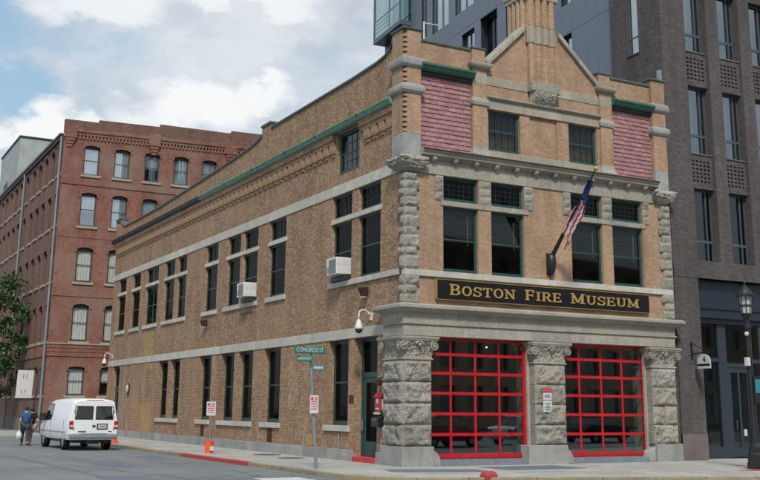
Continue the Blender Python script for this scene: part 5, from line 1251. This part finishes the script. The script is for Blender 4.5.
# parked cars and an unseen building across the street, added for the glass to reflect
def car(loc,rz,mat,label):
    t=thing('parked_car',label,'car',loc,rz,'cars parked across the street')
    def cs(y,zt,wt,wb,zs): 
        h=[(wb*.92,.28),(wb,.42),(wb,.62),(wb*.97,zs),(wt,zt-.05),(wt*.8,zt)]
        return [(-x,y,z) for x,z in h]+[(x,y,z) for x,z in h[::-1]]
    b=loft([cs(0,.75,.7,.80,.72),cs(.12,.92,.76,.88,.86),cs(.9,.98,.78,.90,.90),cs(1.0,1.0,.80,.90,.92),cs(3.0,1.0,.80,.90,.92),cs(3.3,.96,.78,.90,.88),cs(4.2,.84,.72,.86,.78),cs(4.45,.62,.6,.78,.58)],mat,'body',t)
    k=[MB().tube((-1.2,y,.32),(1.2,y,.32),.38,n=20).build('arch_cut','rubber') for y in (.85,3.55)]; boolean_cut(b,k)
    em=b.modifiers.new('edge','EDGE_SPLIT'); em.split_angle=R(35)
    loft([[(-.76,.65,.98),(-.76,3.35,.98),(.76,3.35,.98),(.76,.65,.98)],[(-.62,1.25,1.40),(-.62,2.55,1.40),(.62,2.55,1.40),(.62,1.25,1.40)]],'car_glass','cabin_glass',t,False)
    m=MB(); m.prism([(-.63,1.22,1.40),(.63,1.22,1.40),(.63,2.58,1.40),(-.63,2.58,1.40)],(0,0,.05)); m.build('roof',mat,t,bevel=.02)
    m=MB(); m.box(-.74,.74,.7,3.3,.9,.99); m.box(-.55,.55,1.35,2.4,.99,1.36); m.build('cabin','inner_dark',t)
    for y in (.85,3.55):
        for s in (-1,1): wheel(t,s*.78,y,.32,.2,s)
    for s in (-1,1):
        m=MB(); m.box(s*.62-.12,s*.62+.12,4.36,4.44,.56,.68); m.build('headlight','chrome',t); m=MB(); m.box(s*.66-.12,s*.66+.12,-.01,.08,.66,.80); m.build('tail_light','tail_red',t)
    m=MB(); m.box(-.8,.8,4.38,4.50,.36,.5); m.box(-.8,.8,-.06,.06,.4,.55); m.build('bumper','chrome',t,bevel=.03)
for x,y,a,mt,lb in ((9.2,-15.2,-106,'engine_red','dark red saloon car reflected in the left engine door'),(15.6,-17.0,-106,'bumper_grey','silver saloon car reflected between the red door bars'),(21.8,-18.8,-106,'sign_navy','dark blue saloon car reflected in the right engine door')):
    car((x,y,-.12),R(a),mt,lb)
op=thing('opposite_building','unseen brick building across the street, added for the door glass to reflect','building',(2,-40,0),R(-16))
m=MB(); holes=[(2+3.6*i,4+3.6*i,1.2+3.9*k,3.6+3.9*k) for i in range(25) for k in range(4)]
Fac('f',0).wall(m,0,92,0,16.5,holes,.3); m.v=[(x,-y,z) for x,y,z in m.v]; m.quad((0,0,16.5),(92,0,16.5),(92,-14,16.5),(0,-14,16.5)); m.quad((0,0,0),(0,-14,0),(0,-14,16.5),(0,0,16.5)); m.quad((0,-14,0),(92,-14,0),(92,-14,16.5),(0,-14,16.5)); m.quad((92,0,0),(92,-14,0),(92,-14,16.5),(92,0,16.5))
m.build('wall','front_brick',op,recalc=False)
wme=MB().box(0,2,-.34,-.26,0,2.4).mesh('window','frame_blue'); pme=MB().box(.1,1.9,-.255,-.25,.1,2.3).mesh('pane','dim_glass')
for h in holes: wo=link('window',wme,op,loc=(h[0],0,h[2])); link('pane',pme,wo)
# antique engine standing in the right-hand bay
fe=thing('fire_engine','dim red fire engine standing behind the right glazed door','fire engine',(7.6,2.6,.18))
m=MB(); m.box(-.85,.85,1.2,6.5,.55,1.35); m.box(-.8,.8,.35,1.2,.6,1.3); m.build('body','engine_red',fe,bevel=.05); m=MB(); m.box(-.75,.75,1.5,3.0,1.36,2.3); m.build('cab','engine_red',fe,bevel=.06)
m=MB(); m.box(-.42,.42,.28,.36,.62,1.25); m.build('grille','chrome',fe); m=MB(); m.box(-.95,.95,.0,.14,.5,.66); m.build('bumper','chrome',fe,bevel=.03)
for s in (-1,1):
    m=MB(); m.tube((s*.62,.30,1.05),(s*.62,.16,1.05),.14,.15,14); m.build('headlight','chrome',fe); wheel(fe,s*.82,1.2,.45,.25,s); wheel(fe,s*.82,5.2,.45,.25,s)
    m=MB(); m.tube((s*.7,1.2,2.6),(s*.7,6.2,2.5),.03); m.build('ladder_rail','off_white',fe)
m=MB(); m.box(-.68,.68,1.46,1.5,1.55,2.2); m.build('windscreen','car_glass',fe)
# ------------------------------------------------------------------ people
def skin(name,mat,parent,verts,edges,rad,root=0,sub=1):
    me=bpy.data.meshes.new(name); me.from_pydata(verts,edges,[]); o=bpy.data.objects.new(name,me); col.objects.link(o)
    sk=o.modifiers.new('skin','SKIN'); sk.use_smooth_shade=True
    for i,r_ in enumerate(rad):
        v=me.skin_vertices[0].data[i]; v.radius=(r_,r_) if not isinstance(r_,tuple) else r_; v.use_root=(i==root)
    su=o.modifiers.new('sub','SUBSURF'); su.levels=sub; su.render_levels=sub
    dg=bpy.context.evaluated_depsgraph_get(); dg.update(); nm=bpy.data.meshes.new_from_object(o.evaluated_get(dg)); bpy.data.objects.remove(o)
    nm.materials.clear(); nm.materials.append(M_(mat)); return link(name,nm,parent)
def person(loc,rz,label,shirt,legs,shorts,hgt,step,bag):
    t=thing('person',label,'person',loc,rz,'people walking beside the van')
    J={'pel':(0,0,.93),'sp':(0,0,1.14),'ch':(0,.01,1.34),'nk':(0,.03,1.49),'hd':(0,.05,1.60),'tp':(0,.05,1.69)}
    V=[];Ed=[];Rd=[];ix={}
    def v(n,p,r_): ix[n]=len(V); V.append(tuple(c*hgt for c in p)); Rd.append(r_)
    v('pel',J['pel'],(.155,.115)); v('sp',J['sp'],(.135,.10)); v('ch',J['ch'],(.165,.11)); v('nk',J['nk'],.055); v('hd',J['hd'],(.082,.098)); v('tp',J['tp'],(.06,.07))
    Ed+=[(0,1),(1,2),(2,3),(3,4),(4,5)]
    for s,k in ((-1,step),(1,-step)):
        n=str(s)
        v('sh'+n,(s*.185,0,1.40),.055); v('el'+n,(s*.245,-.10*k*2,1.13),.042); v('wr'+n,(s*.255,.10-.2*k,.90),.030); v('pm'+n,(s*.25,.12-.22*k,.83),(.038,.02))
        Ed+=[(2,ix['sh'+n]),(ix['sh'+n],ix['el'+n]),(ix['el'+n],ix['wr'+n]),(ix['wr'+n],ix['pm'+n])]
        for q,(dx,dy,dz) in enumerate(((.028,.03,-.03),(.016,.022,-.085),(.005,.02,-.095),(-.006,.02,-.088),(-.018,.02,-.07))):
            p=V[ix['pm'+n]]; V.append((p[0]-s*dx,p[1]+dy,p[2]+dz)); Rd.append(.009); Ed.append((ix['pm'+n],len(V)-1))
        v('hp'+n,(s*.095,0,.88),.09); v('kn'+n,(s*.10,.17*k+.05,.50),.060); v('an'+n,(s*.10,.32*k-.03,.10 if k>0 else .14),.042); v('to'+n,(s*.11,.32*k+.13,.035 if k>0 else .05),(.045,.03))
        Ed+=[(0,ix['hp'+n]),(ix['hp'+n],ix['kn'+n]),(ix['kn'+n],ix['an'+n]),(ix['an'+n],ix['to'+n])]
    # nose and ears
    for p,r_ in (((0,.165,1.60),.014),((-.088,.045,1.60),.015),((.088,.045,1.60),.015)): V.append(tuple(c*hgt for c in p)); Rd.append(r_); Ed.append((ix['hd'],len(V)-1))
    skin('body','skin',t,V,Ed,Rd)
    g=lambda n:V[ix[n]]; mid=lambda a,b,f_:tuple(a[i]+(b[i]-a[i])*f_ for i in range(3))
    sv=[mid(g('pel'),g('sp'),-.15),g('sp'),g('ch'),mid(g('ch'),g('nk'),.75)]; se=[(0,1),(1,2),(2,3)]; sr=[(.20,.16),(.19,.155),(.215,.165),.085]
    for s in ('-1','1'):
        b=len(sv); sv+=[g('sh'+s),mid(g('sh'+s),g('el'+s),.75)]; sr+=[.092,.078]; se+=[(2,b),(b,b+1)]
    skin('shirt',shirt,t,sv,se,sr)
    tv=[g('pel')]; te=[]; tr=[(.185,.15)]
    for s in ('-1','1'):
        b=len(tv); tv+=[g('hp'+s),mid(g('hp'+s),g('kn'+s),.9)]; tr+=[.12,.092]; te+=[(0,b),(b,b+1)]
        if not shorts: tv+=[g('kn'+s),mid(g('kn'+s),g('an'+s),.95)]; tr+=[.076,.062]; te+=[(b+1,b+2),(b+2,b+3)]
    skin('shorts' if shorts else 'trousers',legs,t,tv,te,tr)
    for s in ('-1','1'): 
        a=g('an'+s); b=g('to'+s); skin('shoe','black_cloth' if not shorts else 'tan_cloth',t,[(a[0],a[1]-.04,a[2]-.05),mid(a,b,.5),b],[(0,1),(1,2)],[(.05,.045),(.05,.035),(.048,.03)],sub=1)
    m=MB(); h=g('hd'); m.sphere((h[0],h[1]-.022,h[2]+.035),(.098,.112,.105),14,10); m.v=[v_ for v_ in m.v]; m.build('hair','hair',t,smooth=True)
    e=MB(); 
    for s in (-1,1): e.sphere((s*.032,h[1]+.094,h[2]+.01),.011,6,4)
    e.build('eyes','dark_ink',t); e=MB(); e.box(-.025,.025,h[1]+.088,h[1]+.100,h[2]-.055,h[2]-.045); e.build('mouth','tail_red',t)
    if bag:
        p=g('pm-1'); b=thing('carrier_bag','pale plastic carrier bag hanging from the left hand of the person in blue','bag',(0,0,0)); 
        w_=Matrix.Translation(loc)@Matrix.Rotation(rz,4,'Z')@Vector((p[0]-.01,p[1]+.02,p[2]-.08)); b.location=w_
        m=MB(); m.add([(-.03,-.05,-.10),(.03,-.05,-.10),(.03,.05,-.10),(-.03,.05,-.10),(-.10,-.15,-.22),(.10,-.15,-.22),(.10,.15,-.22),(-.10,.15,-.22),(-.11,-.17,-.44),(.11,-.17,-.44),(.11,.17,-.44),(-.11,.17,-.44)],[(0,1,5,4),(1,2,6,5),(2,3,7,6),(3,0,4,7),(4,5,9,8),(5,6,10,9),(6,7,11,10),(7,4,8,11),(8,9,10,11),(0,1,2,3)]); m.build('sack','off_white',b,smooth=True)
        m=MB(); m.path([(0,-.04,-.1),(0,-.03,.0),(0,.03,.0),(0,.04,-.1)],.008,6); m.build('handle','off_white',b)
person((-6.72,22.3,-.12),R(-8),'person in a blue T-shirt and dark trousers walking away past the van','blue_cloth','dark_cloth',False,.99,1,True)
person((-6.40,22.75,-.12),R(6),'person in a dark top and tan shorts partly behind the front of the van','black_cloth','tan_cloth',True,.96,-1,False)
# ------------------------------------------------------------------ tree
def tree(x,y,h,rad,zc,label,seed):
    rnd=random.Random(seed); t=thing('street_tree',label,'tree',(x,y,0))
    m=MB(); pts=[Vector((0,0,-.1)),Vector((.05,.0,1.2)),Vector((-.04,.06,2.4)),Vector((.1,.0,3.8)),Vector((.05,.1,5.6)),Vector((0,0,7.5))]
    for a,b,r0,r1 in zip(pts,pts[1:],(.19,.15,.13,.10,.07),(.15,.13,.10,.07,.03)): m.tube(a,b,r0,r1,9)
    limbs=[]
    for i in range(16):
        z=2.2+i*.36; a=i*2.4; L=rad*(.55+.4*rnd.random()); p=Vector((0,0,z)); q=Vector((L*math.cos(a),L*math.sin(a),z+L*.55)); mid_=p.lerp(q,.5)+Vector((0,0,-.12))
        m.tube(p,mid_,.06,.04,6); m.tube(mid_,q,.04,.012,6); limbs+=[mid_,q]
    m.build('trunk','bark',t,smooth=True)
    cl=[]
    for i in range(54):
        a=rnd.random()*6.283; v=rnd.random()*2-1; rr=rad*(.35+.65*rnd.random()**.5); sx=math.sqrt(1-v*v)
        cl.append((Vector((rr*sx*math.cos(a),rr*sx*math.sin(a),zc+v*rr*(h-zc)/rad*.95)),.28+.5*rnd.random()))
    cl+= [(q,.5) for q in limbs]
    m=MB()
    for c,s in cl:
        for k in range(int(165*s)):
            d=Vector((rnd.gauss(0,1),rnd.gauss(0,1),rnd.gauss(0,.75))); d=d.normalized()*s*(rnd.random()**.4)
            p=c+d; n=(d.normalized()*.6+Vector((rnd.gauss(0,.5),rnd.gauss(0,.5),.5+rnd.gauss(0,.4)))).normalized(); a=n.orthogonal().normalized(); b=n.cross(a); th=rnd.random()*6.28; a,b=a*math.cos(th)+b*math.sin(th),b*math.cos(th)-a*math.sin(th)
            l=.09+.07*rnd.random(); m.quad(p-a*l,p+b*l*.55,p+a*l,p-b*l*.55)
    o=m.build('crown','leaf',t,recalc=False); o['kind']='stuff'
tree(-4.75,47.5,10.6,2.75,6.2,'leafy green street tree at the left edge beside the red warehouse',3)
